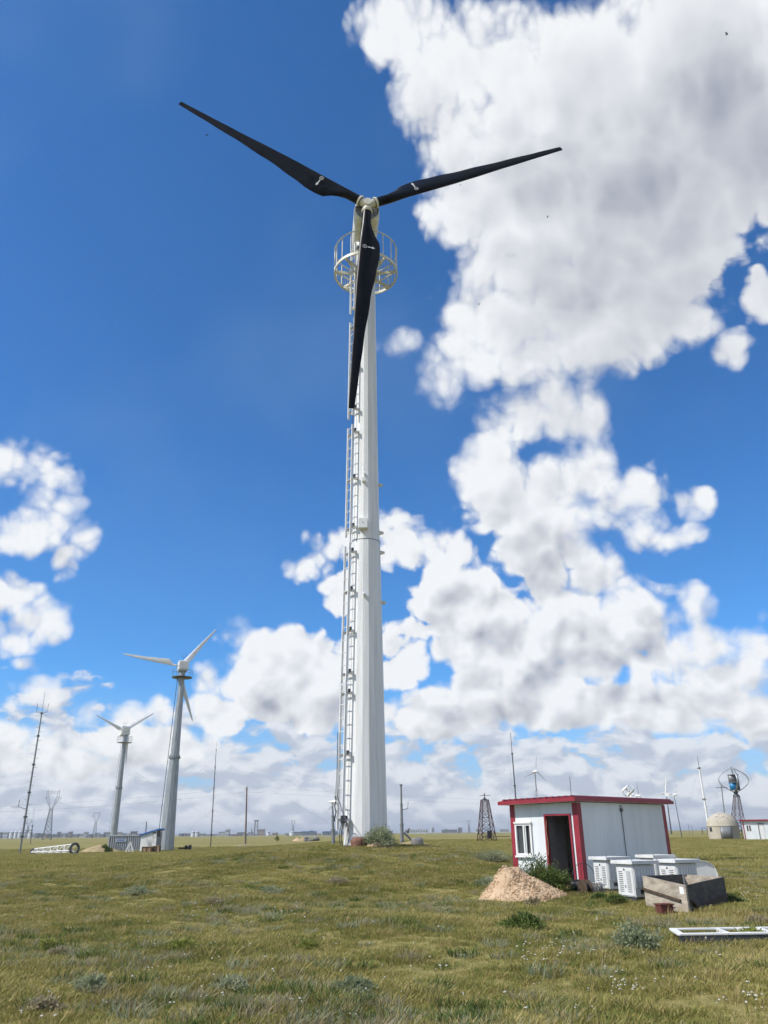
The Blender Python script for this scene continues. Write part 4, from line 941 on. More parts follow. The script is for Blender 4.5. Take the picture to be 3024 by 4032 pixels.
# ------------------------------------------------------------------ dome, far hut and other things on the right
def right_far():
    a = gnd(2872, 3307); Y = a.y; k = Y * .93 / FPX; r = 60 * k * 1.0; zs = at(2872, 3252, Y).z - a.z; zt = at(2872, 3203, Y).z - a.z
    c = on(a.x, Y + r * .7); T = thing('concrete_dome', 'beige concrete dome hut with a grey door and chalk scrawls on its top', 'dome hut', c)
    MB().lathe([(r * .96, -.3), (r * .96, 0), (r * .985, zs)], 48, caps=False).build('drum_wall', M['concrete'], T)
    MB().lathe([(r * 1.01, zs - .05), (r * 1.02, zs + .05)] + [(max(.02, r * 1.0 * math.cos(R_(t))), zs + .05 + (zt - zs) * 1.08 * math.sin(R_(t))) for t in range(2, 91, 8)], 48).build('dome_roof', M['concrete'], T)
    def wrap(name, m, a0, a1, z0, z1, rr, par=T):
        n = 8; vs = []
        for i in range(n + 1):
            q = R_(a0 + (a1 - a0) * i / n); 
            for z in (z0, z1):
                for d in (0, .06): vs.append(((rr + d) * math.cos(q), (rr + d) * math.sin(q), z))
        fs = []
        for i in range(n):
            b = i * 4; fs += [(b + 1, b + 5, b + 7, b + 3), (b + 2, b + 3, b + 7, b + 6), (b, b + 1, b + 5, b + 4)]
        fs += [(0, 1, 3, 2), (n * 4, n * 4 + 1, n * 4 + 3, n * 4 + 2)]
        return MB().add(vs, fs, True).build(name, m, par)
    d = wrap('door', M['steel_grey'], -121, -84, .02, zs * .95, r * .985); wrap('window', M['glass'], -168, -156, zs * .62, zs * .92, r * .985)
    wrap('door_post', M['galv_dark'], -123, -121, 0, zs * .96, r * .985); wrap('door_post', M['galv_dark'], -84, -82.6, 0, zs * .96, r * .985)
    rg = random.Random(4)
    for i in range(13):
        th, ph = R_(-138 + i * 4.6), R_(rg.uniform(38, 62)); pts = []
        for j in range(5):
            t2, p2 = th + rg.uniform(-.06, .06), ph + rg.uniform(-.10, .10); pts.append(((r * 1.012) * math.cos(p2) * math.cos(t2), (r * 1.012) * math.cos(p2) * math.sin(t2), zs + .05 + (zt - zs) * 1.10 * math.sin(p2)))
        MB().path(pts, .05, 4).build('chalk_scrawl', M['chalk'], T)
    # small white hut beside it
    b = gnd(2937, 3309); Y = b.y; k = Y * .93 / FPX; H = at(2930, 3233, Y).z - b.z; w = 150 * k
    T = thing('far_hut', 'small white hut with a pink-red roof edge beside the concrete dome', 'hut', b, R_(-21))
    def X(px): return (px - 2937) * k
    Zp = lambda y: at(2960, y, Y).z - b.z
    wx0, wx1, wz0, wz1 = X(2945), X(2965), Zp(3276), Zp(3247); dx0, dx1, dz = X(2989), X(3009), Zp(3244); t = .12
    def wp(x0, x1, z0, z1): MB().box(((x0 + x1) / 2, t / 2, (z0 + z1) / 2), (x1 - x0, t, z1 - z0)).build('wall_panel', M['panel'], T)
    wp(0, wx0, 0, H); wp(wx0, wx1, 0, wz0); wp(wx0, wx1, wz1, H); wp(wx1, dx0, 0, H); wp(dx0, dx1, dz, H); wp(dx1, w, 0, H)
    for x in (t / 2, w - t / 2): MB().box((x, 2.2 + t, H / 2), (t, 4.4, H)).build('wall_panel', M['panel'], T)
    MB().box((w / 2, 4.5, H / 2), (w - 2 * t, t, H)).build('wall_panel', M['panel'], T)
    Wn = MB().box(((wx0 + wx1) / 2, .10, (wz0 + wz1) / 2), (wx1 - wx0, .04, wz1 - wz0)).build('window', M['glass'], T)
    for x in (wx0 + .06, wx1 - .06, (wx0 + wx1) / 2): MB().box((x, .03, (wz0 + wz1) / 2), (.12, .12, wz1 - wz0)).build('frame', M['white'], Wn)
    for z in (wz0 + .06, wz1 - .06): MB().box(((wx0 + wx1) / 2, .03, z), (wx1 - wx0 - .25, .11, .12)).build('frame', M['white'], Wn)
    MB().box(((dx0 + dx1) / 2, .08, dz / 2), (dx1 - dx0 - .08, .06, dz - .04)).build('door', M['white'], T); MB().box((dx0 + .02, .0, dz / 2), (.05, .1, dz)).build('door_jamb', M['galv_dark'], T); MB().box(((dx0 + dx1) / 2, -.04, dz + .05), (dx1 - dx0 + .1, .16, .08)).build('door_head', M['galv_dark'], T)
    for x in (0, w): MB().box((x, -.01, H / 2), (.14, .06, H)).build('corner_post', M['red'], T)
    MB().box((w / 2, 2.2, H + .11), (w + .9, 5.2, .2)).build('roof', M['red'], T)
    # gallows frame
    p = gnd(2777, 3285); k = p.y * .93 / FPX; T = thing('timber_frame', 'low dark timber frame standing in the far grass near the silver mast', 'frame', p); w = 38 * k / 3.166 * 1.0 + .8; h = 40 * k / 3.166 + 1.0
    for x in (-w / 2, w / 2):
        for s in (-1, 1): MB().bar((x, s * .5, 0), (x, 0, h), .12).build('leg', M['galv_dark'], T)
    MB().bar((-w / 2 - .2, 0, h), (w / 2 + .2, 0, h), .14).build('top_beam', M['galv_dark'], T)
    p = gnd(2720, 3290); T = thing('fence_stakes', 'pair of thin wire-hung stakes in the far grass behind the shed end', 'stakes', p)
    for x, h in ((-.4, 3.4), (.7, 3.0)): MB().tube((x, 0, -.2), (x + .1, 0, h), .045, n=5).build('stake', M['galv_dark'], T)
    MB().bar((-.5, 0, 2.9), (.9, 0, 2.8), .04).build('wire_bar', M['galv_dark'], T)
right_far()

def utility_pole(label, base, top_px, r, arm=True, m=M['wood_pole'], armw=1.6, group='single wooden line poles'):
    Y = base.y; top = at(*top_px, Y) - base; T = thing('line_pole', label, 'utility pole', base, 0, group)
    MB().tube((0, 0, -.4), (top.x, 0, top.z), r, r * .72, n=12).build('pole', m, T)
    if arm:
        z = top.z * .96; x = top.x * .96; MB().bar((x - armw / 2, 0, z), (x + armw / 2, 0, z), .12).build('cross_arm', M['galv_dark'], T)
        for s in (-.45, 0, .45): MB().tube((x + s * armw, 0, z), (x + s * armw, 0, z + .45), .09, .05, n=8).build('insulator', M['white'], T)
    return base + Vector((top.x, 0, top.z))
up1 = utility_pole('brown wooden line pole carrying thin wires, standing between the dark mast and the rock heap', far(968, 3303, 190), (972, 3098), .22, True, armw=1.0)
up2 = utility_pole('pale line pole with a short cross arm behind the concrete dome', far(2862, 3290, 210), (2840, 3093), .17, True, M['steel_grey'], 3.2)
heap('sand_pad', 'low sandy heap at the foot of the brown wooden line pole', 'soil heap', far(960, 3306, 189) + Vector((0, -1.2, 0)), 2.6, 1.6, .8, M['soil_far'], 8, 24)
def span(label, pts, sag, r=.02, group='thin power line wires'):
    P = [Vector(p) for p in pts]; T = None; c = []
    for a, b in zip(P, P[1:]):
        for t in np.linspace(0, 1, 20): c.append(a.lerp(b, t) - Vector((0, 0, sag * 4 * t * (1 - t))))
    o = MB().path([q - P[0] for q in c], r, 3).build('power_line', M['wire']); o.location = P[0]; tag(o, label, 'wire', group)
for dz, lab in ((0, 'upper'), (-1.1, 'lower')):
    z = Vector((0, 0, dz))
    span('thin ' + lab + ' wire strung through the brown wooden pole past the tall towers', [at(-700, 3190, 150) + z, up1 + z, at(3000, 3175, 330) + z, at(3900, 3165, 420) + z], 1.2, .013)
for i, (ya, yb) in enumerate(((3232, 3150), (3262, 3230))):
    span('far sagging power line running low along the sky' if i else 'higher far power line crossing behind the galvanised towers', [at(-500, ya, 800), at(1153, yb + 40 if not i else yb, 1000), at(1848, 3231 + i * 4, 1150), at(3400, 3212 + i * 10, 1250)], 6, .03, None)

def stepped_pole():
    Y = 120.; b = far(1583, 3309, Y); h = at(1579, 3089, Y).z - b.z; x = at(1579, 3089, Y).x - b.x; T = thing('stepped_pole', 'grey stepped steel pole with a flat cap, beyond the bush at the white tower', 'steel pole', b)
    st = [(0, .27), (.07, .26), (.33, .20), (.66, .14), (.985, .12)]
    for (u0, r0), (u1, r1) in zip(st, st[1:]):
        MB().tube((x * u0, 0, u0 * h - (.3 if u0 == 0 else 0)), (x * u1, 0, u1 * h), r0, r0 * .94, n=14).build('pole_section', M['steel_grey'], T); MB().tube((x * u1, 0, u1 * h - .1), (x * u1, 0, u1 * h + .1), r0 * 1.18, n=14).build('joint_flange', M['steel_grey'], T)
    MB().tube((x, 0, h * .985), (x, 0, h), .24, n=16).build('top_plate', M['galv_dark'], T)
    z = h * .57; MB().path([(x * .57, 0, z), (x * .57 + .9, 0, z + .2), (x * .57 + 1.0, 0, z + 1.1)], .06, 6).build('side_arm', M['steel_grey'], T)
    MB().bar((x * .2 + .3, -.1, h * .20), (2.0, -.3, 0), .28, .25).build('winch_brace', M['galv_dark'], T); MB().box((.85, -.2, h * .21), (.35, .3, .35)).build('winch', M['galv_dark'], T); MB().tube((.9, -.2, h * .23), (1.0, -.2, h * .27), .18, n=8).build('winch_wheel', M['steel_grey'], T)
    heap('sand_pad', 'pale sandy patch at the foot of the grey stepped steel pole', 'soil heap', b + Vector((1.4, -1.4, 0)), 3.2, 2.0, .55, M['soil_far'], 9, 24)
stepped_pole()
q = far(1642, 3308, 110); stone('pale_stone', 'pale boulder in the grass beside the grey stepped pole', q + Vector((0, 0, .3)), (.85, .6, .75), M['rock'], 31)
# rubble heap left of the small turbine
q = gnd(1228, 3312); T = thing('rubble_heap', 'heap of grey broken rocks in the far grass beside the small grey-pole turbine', 'rocks', q)
rg = random.Random(5)
for i in range(26):
    s = rg.uniform(.35, .8); stone('rock', '', (rg.uniform(-2.4, 2.4), rg.uniform(-.8, .8), rg.uniform(.1, 1.1) * (1 - .2 * abs(rg.uniform(-2, 2)) * .5)), (s, s * .8, s * .8), M['rock'], 40 + i, parent=T)
heap('soil_heap', 'tan earth bank beside the grey rock heap', 'soil heap', q + Vector((-3.2, 1.0, 0)), 2.6, 2.0, 1.7, M['soil_far'], 12, 26)
q = far(1171, 3284, 330); heap('soil_heap', 'reddish earth heap on the skyline beside the lone green shrub', 'soil heap', q, 2.2, 2.0, 1.3, M['soil'], 14, 26)

# ------------------------------------------------------------------ left group: container, hut, truss
def left_group():
    b = gnd(424, 3352); b2 = gnd(690, 3356); Y = b.y; k = Y * .93 / FPX
    H = at(424, 3290, Y).z - b.z; W = 130 * k
    T = thing('shipping_container', 'grey corrugated shipping container with a pale blue-lettered plate', 'container', b, R_(3))
    n = 16; vs = []; p = W / n
    prof = []
    for i in range(n): x = i * p; prof += [(x, 0), (x + p * .30, 0), (x + p * .45, .26), (x + p * .80, .26), (x + p * .98, 0)]
    prof = [(x, y) for x, y in prof if x <= W]
    MB().add([(x, y, z) for x, y in prof for z in (.15, H - .12)], [(2 * i, 2 * i + 2, 2 * i + 3, 2 * i + 1) for i in range(len(prof) - 1)]).build('corrugated_side', M['container'], T)
    MB().box((W / 2, 1.6, H / 2), (W - .1, 2.4, H - .1)).build('body', M['container'], T)
    for z, h in ((.08, .16), (H - .06, .12)): MB().box((W / 2, .05, z), (W, .22, h)).build('side_rail', M['container'], T)
    for x in (0, W): MB().box((x, .05, H / 2), (.2, .22, H)).build('corner_post', M['container'], T)
    MB().box((W / 2, 1.4, H + .02), (W, 2.6, .06)).build('roof', M['container'], T)
    pl = MB().box((W * .36, -.07, H * .69), (W * .30, .03, H * .20)).build('name_plate', M['print_plate'], T); rg = random.Random(2)
    for i in range(7):
        x = W * (.25 + .034 * i); z = H * .69; w = W * .011
        for (a, c, d, e) in rg.sample([(0, 0, w, .30), (w * 1.1, 0, w, .30), (w * .55, .13, w * 2.2, .07), (w * .55, -.13, w * 2.2, .07), (w * .55, 0, w * 2, .06)], 3): MB().box((x + a, -.092, z + c), (d, .012, e)).build('letter_stroke', M['print_blue'], pl)
    for x in (.30, .56): MB().box((W * x, -.05, H * .17), (W * .14, .05, H * .24)).build('lower_hatch', M['steel_grey'], T)
    # A-frame trestle in front
    q = gnd(509, 3357); s = q.y * .93 / FPX; T = thing('trestle', 'white A-shaped steel trestle in front of the grey container', 'trestle', q, R_(4)); w, h = 29 * s, 38 * s
    for a, c in (((-w / 2, 0, .1), (0, 0, h)), ((w / 2, 0, .1), (0, 0, h))): MB().bar(a, c, .2, .2).build('leg', M['white'], T)
    MB().bar((-w / 2 - .15, 0, .1), (w / 2 + .15, 0, .1), .2, .2).build('foot_beam', M['white'], T); MB().bar((-.12, 0, .15), (-.05, 0, h * .8), .14).build('upright', M['white'], T); MB().bar((-w * .06, .02, .15), (w * .24, .02, h * .4), .1).build('brace', M['white'], T)
    # blue-roofed hut
    b = gnd(549, 3355); Y = b.y; s = Y * .93 / FPX; T = thing('blue_roofed_hut', 'pale hut with a sloping blue roof beside the galvanised tower', 'hut', b, R_(-12)); w = 66 * s; h0 = at(549, 3290, Y).z - b.z; h1 = at(620, 3270, Y).z - b.z; dp = 1.8
    Zs = lambda x: h0 + (h1 - h0) * x / w
    MB().prism([(0, -.2), (w, -.2), (w, h1), (0, h0)], (0, 0, 0), (1, 0, 0), (0, 0, 1), (0, dp, 0)).build('walls', M['pale_wall'], T)
    for i in range(1, 4): MB().box((w * i / 4, -.006, Zs(w * i / 4) / 2), (.03, .02, Zs(w * i / 4) - .1)).build('panel_seam', M['cream'], T)
    a = math.atan2(h1 - h0, w); MB().box((w / 2 + .1, dp / 2, (h0 + h1) / 2 + .12), (math.hypot(w, h1 - h0) + .6, dp + .5, .22), Matrix.Rotation(-a, 3, 'Y')).build('roof', M['blue'], T)
    Wn = MB().box((w * .86, -.02, h1 * .80), (w * .18, .06, h1 * .22)).build('window', M['pale_wall'], T)
    MB().box((w * .86, -.055, h1 * .89), (w * .18, .03, h1 * .05)).build('window_head', M['galv_dark'], Wn); MB().box((w * .775, -.055, h1 * .79), (w * .025, .03, h1 * .22)).build('window_jamb', M['galv_dark'], Wn)
    MB().box((w + .02, dp / 2, h1 * .47), (.04, dp, h1 * .9)).build('end_wall', M['steel_grey'], T); MB().tube((.2, dp * .6, h0), (.2, dp * .6, h0 + 2.2), .1, n=8).build('flue_pipe', M['steel_grey'], T)
    MB().box((w + .35, -.1, h1 * .86), (.35, .5, 1.0)).build('meter_box', M['rubber'], T)
    # crate
    q = gnd(558, 3358); s = q.y * .93 / FPX; T = thing('wooden_crate', 'brown wooden crate standing against the pale hut wall', 'crate', q, R_(-3)); w, h, dp = 37 * s, 22 * s, 1.3
    MB().box((w / 2, dp / 2 - .1, h / 2), (w, dp, h)).build('crate_body', M['crate'], T)
    for x in (.06, w / 2, w - .06): MB().box((x, -.13, h / 2), (.14, .05, h)).build('batten', M['timber'], T)
    for z in (.07, h - .07): MB().box((w / 2, -.12, z), (w, .05, .12)).build('batten', M['timber'], T)
    T = thing('wooden_crate', 'darker wooden crate end-on beside the brown crate', 'crate', q + Vector((w * 1.05, .35, 0)), R_(-3)); MB().box((12 * s, .6, h / 2 + .02), (24 * s - .1, 1.2, h)).build('crate_body', M['timber'], T); MB().box((24 * s - .1, .02, h / 2), (.3, .1, h)).build('batten', M['crate'], T); MB().box((12 * s, .6, h + .06), (24 * s, 1.3, .08)).build('lid', M['crate'], T)
    # black bar-bell shaped coupling shaft
    q = gnd(676, 3349); s = q.y * .93 / FPX; T = thing('coupling_shaft', 'black steel shaft with end wheels lying beside the galvanised tower foot', 'steel shaft', q + Vector((1.2, 0, .35))); w = 45 * s
    MB().tube((0, 0, 0), (w, 0, .1), .13, n=8).build('shaft', M['rubber'], T)
    for x, r in ((w * .66, .42), (w * .99, .48)): MB().tube((x - .2, 0, .1), (x + .2, 0, .1), r, n=14).build('wheel', M['rubber'], T)
    # truss section lying in the grass
    q = gnd(290, 3366); s = q.y * .93 / FPX; q2 = gnd(124, 3366); T = thing('truss_section', 'white lattice truss tower section with round end flanges lying in the grass', 'truss', q)
    r1, r0 = 22 * s, 11.5 * s; A = Vector((0, 0, r1)); ex = Vector((-215 * s, 4.5, r0 - r1)); B = A + ex; d = ex.normalized(); sd_ = d.cross(Vector((0, 0, 1))).normalized(); u_ = sd_.cross(d)
    for c, r, nm in ((A, r1, 'end_flange'), (B, r0, 'end_flange')):
        vs = []; n = 32
        fr_ = d; dd = Vector((.80, -.60, 0)) if nm else d; xx = Vector((0, 0, 1)); yy = dd.cross(xx).normalized()
        for z in (-.08, .08):
            for rr in (r, r * .62):
                for k in range(n): t = 2 * math.pi * k / n; vs.append(c + dd * z + xx * math.cos(t) * rr + yy * math.sin(t) * rr)
        fs = []
        for k in range(n):
            j = (k + 1) % n; fs += [(k, j, n + j, n + k), (2 * n + k, 3 * n + k, 3 * n + j, 2 * n + j), (k, 2 * n + k, 2 * n + j, j), (n + k, n + j, 3 * n + j, 3 * n + k)]
        MB().add(vs, fs).build('end_flange', M['galv_dark'], T)
    ch = [(R_(20), 'a'), (R_(135), 'b'), (R_(250), 'c')]
    def cp(t, a): return A.lerp(B, t) + (u_ * math.cos(a) + sd_ * math.sin(a)) * ((r1 + (r0 - r1) * t) * .82)
    for a, _ in ch: MB().tube(cp(0, a), cp(1, a), .075, n=8).build('chord_tube', M['white'], T)
    for i in range(6):
        for (a, _), (c, _) in zip(ch, ch[1:] + ch[:1]): MB().tube(cp(i / 6, a), cp((i + .55) / 6, c), .042, n=6).tube(cp((i + .55) / 6, c), cp((i + 1) / 6, a), .036, n=6).build('lacing_bar', M['white'], T)
    # low soil heap with two bushes (bushes come with the plants)
    q = gnd(392, 3357); heap('soil_heap', 'low tan soil heap at the end of the grey container', 'soil heap', q, 4.0, 2.2, 1.3, M['soil_far'], 15, 30)
left_group()

# ------------------------------------------------------------------ pylons and far towers
def pylon(label, px, ytop, Y, hw_top=.36, m=M['pylon'], group='lattice power pylons'):
    b = far(px, 3290, Y); h = at(px, ytop, Y).z - b.z; T = thing('power_pylon', label, 'pylon', b, R_(15), group); w0, r = h * .17, max(.10, h * .0045 * max(1, Y / 900)); zc = h * .62; w1 = h * .055
    lattice(T, zc, w0, w1, 7, r, m)
    wt = h * .19
    for s in (-1, 1):
        a, c = Vector((s * w1 * .4, 0, zc)), Vector((s * wt / 2, 0, h * .93)); MB().bar(a, c, r * 1.6).build('fork_leg', m, T)
        a2, c2 = Vector((s * w1 * .5, 0, zc)), Vector((s * wt * .70, 0, h * .84)); MB().bar(a2, c2, r * 1.6).build('fork_leg', m, T)
        for i in range(5): MB().bar(a.lerp(c, i / 5), a2.lerp(c2, (i + 1) / 5), r).build('fork_brace', m, T)
        MB().bar(c2, (s * wt * .62, 0, h), r * 1.4).build('peak', m, T); MB().bar(c, (s * wt * .62, 0, h), r * 1.2).build('peak', m, T)
        for x in (.62, .84): MB().bar((s * wt * x, 0, h * .84), (s * wt * x, 0, h * .79), r).build('insulator', m, T)
        MB().bar((s * wt * .5, 0, h * .84), (s * wt * .95, 0, h * .84), r).build('arm', m, T)
    MB().bar((-wt / 2, 0, h * .93), (wt / 2, 0, h * .93), r * 1.3).build('bridge', m, T); MB().bar((-wt / 2, 0, h * .97), (wt / 2, 0, h * .97), r * 1.0).build('bridge', m, T)
    for i in range(6): MB().bar((-wt / 2 + wt * i / 6, 0, h * .93), (-wt / 2 + wt * (i + 1) / 6, 0, h * (.97 if i % 2 else .93)), r).build('bridge_brace', m, T)
pylon('large lattice power pylon behind the lying truss section', 186, 3110, 620)
pylon('lattice power pylon between the large pylon and the container turbine', 371, 3196, 1000)
pylon('faint lattice power pylon behind the tall left mast', 106, 3222, 1250)
pylon('far fork-headed power pylon on the skyline above the reddish earth heap', 1153, 3229, 1500)
pylon('far fork-headed power pylon on the skyline beside the red-oxide lattice tower', 1848, 3229, 1500)
for px, yt, lab in ((1007, 3231, 'tall twin-legged dark flare tower on the skyline beside the brown pole'), (990, 3262, 'short dark chimney on the skyline beside the brown pole')):
    Y = 1500.; b = far(px, 3285, Y); h = at(px, yt, Y).z - b.z; T = thing('flare_tower', lab, 'chimney', b)
    for s in ((-3.2, 3.2) if yt < 3250 else (0,)): MB().tube((s, 0, 0), (s * .7, 0, h), 1.3, 1.0, n=8).build('stack', M['town_a'], T)
    if yt < 3250:
        for i in range(6): MB().bar((-3, 0, h * i / 6), (3, 0, h * (i + 1) / 6), .6).build('brace', M['town_a'], T)
        MB().box((0, 0, h), (9, 3, 2)).build('head', M['town_a'], T)

# ------------------------------------------------------------------ the town along the skyline
def town():
    rg = random.Random(11)
    def house(label, name, px, wpx, ytop, Y, wall, roof=None, floors=2, kind='flat', base_px=3292):
        b = far(px, base_px, Y); k = Y * .93 / FPX; w = wpx * k; h = max(3.0, at(px, ytop, Y).z - b.z); d = max(10., w * .4)
        T = thing(name, label, 'tank' if kind == 'tank' else 'building', b, R_(rg.uniform(-6, 6)), 'low town buildings on the skyline' if kind != 'tank' else 'pale tanks on the skyline')
        if kind == 'tank':
            MB().lathe([(w / 2, -.5), (w / 2, h * .78), (w * .3, h * .93), (w * .02, h)], 24).build('shell', wall, T); MB().ring((0, 0, h * .78), w / 2, .35, 24, 5).build('rim', M['town_a'], T); return
        MB().box((0, 0, h * .5 - .3), (w, d, h)).build('wall', wall, T)
        if kind == 'gable': MB().prism([(-w / 2 - 1, 0), (w / 2 + 1, 0), (w / 2 - 1, h * .25), (-w / 2 + 1, h * .25)], (0, -d / 2 - .6, h * .98 - .3), (1, 0, 0), (0, 0, 1), (0, d + 1.2, 0)).build('roof', roof or wall, T)
        else:
            MB().box((0, 0, h - .1), (w + 1.0, d + 1.0, .8)).build('roof', roof or wall, T)
            if w > 30: MB().box((w * rg.uniform(-.3, .3), 0, h + h * .10), (w * .16, d * .5, h * .22)).build('roof_house', wall, T)
        nw = max(2, min(9, int(wpx / 4)))
        for f in range(floors):
            for i in range(nw): MB().box((-w / 2 + w * (i + .5) / nw, -d / 2 - .05, h * (f + .55) / floors - .3), (w / nw * .5, .3, h / floors * .42)).build('window', M['town_w'], T)
    walls = [('town_a', 'grey'), ('town_b', 'pale'), ('town_c', 'rose')]
    i = 0; px = -60.
    spots = []
    while px < 1350:
        w = rg.uniform(6, 26); dens = 1.0 if px < 1010 else .55
        if rg.random() < dens: spots.append((px + w / 2, w))
        px += w * rg.uniform(.75, 1.15)
    for (x, w) in spots:
        if 640 < x < 700 : continue
        m, nm = walls[rg.choices((0, 1, 2), (5, 3, 3))[0]]; Y = rg.uniform(1300, 1900); top = rg.choice((3287, 3286, 3284, 3283, 3281, 3279, 3276)) + rg.uniform(-1.5, 1.5)
        if rg.random() < .10: top -= 11
        near = 'behind the lying truss' if x < 330 else 'behind the grey container' if x < 640 else 'between the galvanised tower and the brown pole' if x < 960 else 'between the brown pole and the white tower'
        look = 'low ' + nm + ' flat-roofed town block on the skyline ' + near
        if top < 3274: look = 'taller ' + nm + ' town block on the skyline ' + near
        house(look, 'town_block', x, w, top, Y, M[m], None, 1 if top > 3279 else 2)
    for x in (45, 62, 78, 96, 118, 760, 775): house('round white storage tank on the skyline ' + ('beyond the tall guyed mast' if x < 200 else 'beyond the black coupling shaft'), 'storage_tank', x, 17, 3272, 1200, M['town_b'], kind='tank')
    house('round white storage tank on the skyline between the brown pole and the lone shrub', 'storage_tank', 1056, 15, 3273, 1200, M['town_b'], kind='tank'); house('pale dome tank on the skyline beside the reddish earth heap', 'storage_tank', 1150, 22, 3272, 1250, M['town_b'], kind='tank')
    for (x, w, lab) in ((1215, 60, 'long low white shed with blue roof beyond the rock heap, beside the small grey-pole turbine'), (1300, 60, 'long low white shed with blue roof behind the small grey-pole turbine'), (1375, 52, 'blue-roofed shed just behind the white tower ladder'), (1510, 70, 'blue-roofed low shed between the white tower and the stepped pole')):
        house(lab, 'blue_roofed_shed', x, w, 3276 - (x > 1400) * 1, 900, M['town_b'], M['town_d'], 1, 'gable', 3290)
    for (x, w, t, m, lab) in ((1640, 90, 3266, 'town_b', 'long pale low works hall on the skyline just beyond the stepped pole'), (1703, 11, 3258, 'town_b', 'white upright works tower on the skyline just beyond the stepped pole'), (1770, 60, 3267, 'town_a', 'grey low works hall on the skyline near the fork-headed pylon'), (1812, 16, 3259, 'town_a', 'grey framed works block on the skyline near the fork-headed pylon'), (1885, 22, 3263, 'town_b', 'pale works block on the skyline behind the red-oxide lattice tower'), (1985, 34, 3265, 'town_b', 'white low works on the skyline between the red-oxide lattice tower and the shed')):
        house(lab, 'works_hall', x, w, t, 1700, M[m], None, 1, 'flat', 3275)
town()

# ------------------------------------------------------------------ insects in the air
def insects():
    for i, (px, py, Y) in enumerate(((814, 532, 5.0), (2861, 134, 3.4), (2156, 854, 6.0), (1886, 1198, 6.0), (1813, 728, 7.0))):
        p = at(px, py, Y); o = thing('flying_insect', ('small dark insect flying in the blue sky below the longest raised blade', 'small dark insect flying against the grey of the big cloud above the rotor', 'tiny dark insect flying against the white cloud beyond the tip of the level blade', 'tiny dark insect flying below the white cloud edge beyond the platform railing', 'tiny dark insect flying just under the level black blade')[i], 'insect', p, R_(40 * i))
        MB().lathe([(.0008, -.010), (.0032, -.004), (.0036, .002), (.002, .008), (.0006, .011)], 8).build('body', M['insect'], o, mw=Matrix.Rotation(R_(70), 4, 'X'))
        for s in (-1, 1): MB().add([(0, 0, 0), (s * .013, .004, .004), (s * .015, -.003, .005), (s * .004, -.005, .001)], [(0, 1, 2, 3)]).build('wing', M['insect'], o)
insects()
# ------------------------------------------------------------------ plants
def leaf_mat(name, c, c2, var_scale=.35, trans=.25, rough=.75):
    m = bpy.data.materials.new(name); m.use_nodes = True; nt = m.node_tree; N = nt.nodes; L = nt.links; b = N['Principled BSDF']
    oi = N.new('ShaderNodeObjectInfo'); geo = N.new('ShaderNodeNewGeometry'); ns = N.new('ShaderNodeTexNoise'); ns.inputs['Scale'].default_value = var_scale; ns.inputs['Detail'].default_value = 4; L.new(geo.outputs['Position'], ns.inputs['Vector'])
    ad = N.new('ShaderNodeMath'); ad.operation = 'MULTIPLY_ADD'; L.new(oi.outputs['Random'], ad.inputs[0]); ad.inputs[1].default_value = .5
    rr = N.new('ShaderNodeMapRange'); L.new(ns.outputs['Fac'], rr.inputs[0]); rr.inputs[1].default_value = .38; rr.inputs[2].default_value = .62; rr.inputs[3].default_value = -.25; rr.inputs[4].default_value = .75; L.new(rr.outputs[0], ad.inputs[2])
    cl = N.new('ShaderNodeClamp'); L.new(ad.outputs[0], cl.inputs[0])
    mx = N.new('ShaderNodeMix'); mx.data_type = 'RGBA'; L.new(cl.outputs[0], mx.inputs[0]); mx.inputs[6].default_value = (*c, 1); mx.inputs[7].default_value = (*c2, 1)
    L.new(mx.outputs[2], b.inputs['Base Color']); b.inputs['Roughness'].default_value = rough; b.inputs['Specular IOR Level'].default_value = .2
    tr = N.new('ShaderNodeBsdfTranslucent'); L.new(mx.outputs[2], tr.inputs[0]); ms = N.new('ShaderNodeMixShader'); ms.inputs[0].default_value = trans; L.new(b.outputs[0], ms.inputs[1]); L.new(tr.outputs[0], ms.inputs[2])
    L.new(ms.outputs[0], N['Material Output'].inputs[0]); return m
LM = dict(
 green=leaf_mat('grass_green', (.145, .185, .045), (.275, .27, .070)),
 olive=leaf_mat('grass_olive', (.27, .25, .070), (.42, .35, .13)),
 straw=leaf_mat('grass_straw', (.40, .31, .125), (.52, .42, .21)),
 sage=leaf_mat('sage_leaf', (.26, .30, .17), (.38, .40, .25), 2., .4),
 dgreen=leaf_mat('bush_green', (.075, .12, .032), (.14, .18, .048), 2.),
 ygreen=leaf_mat('bush_yellow_green', (.22, .26, .055), (.32, .32, .09), 2.),
 greyb=leaf_mat('dry_herb', (.32, .28, .17), (.42, .36, .23), 2., .4),
 flower=leaf_mat('white_flower', (.62, .60, .52), (.72, .70, .62), 2.),
 stem=leaf_mat('herb_stem', (.10, .085, .04), (.15, .12, .06), 2.))
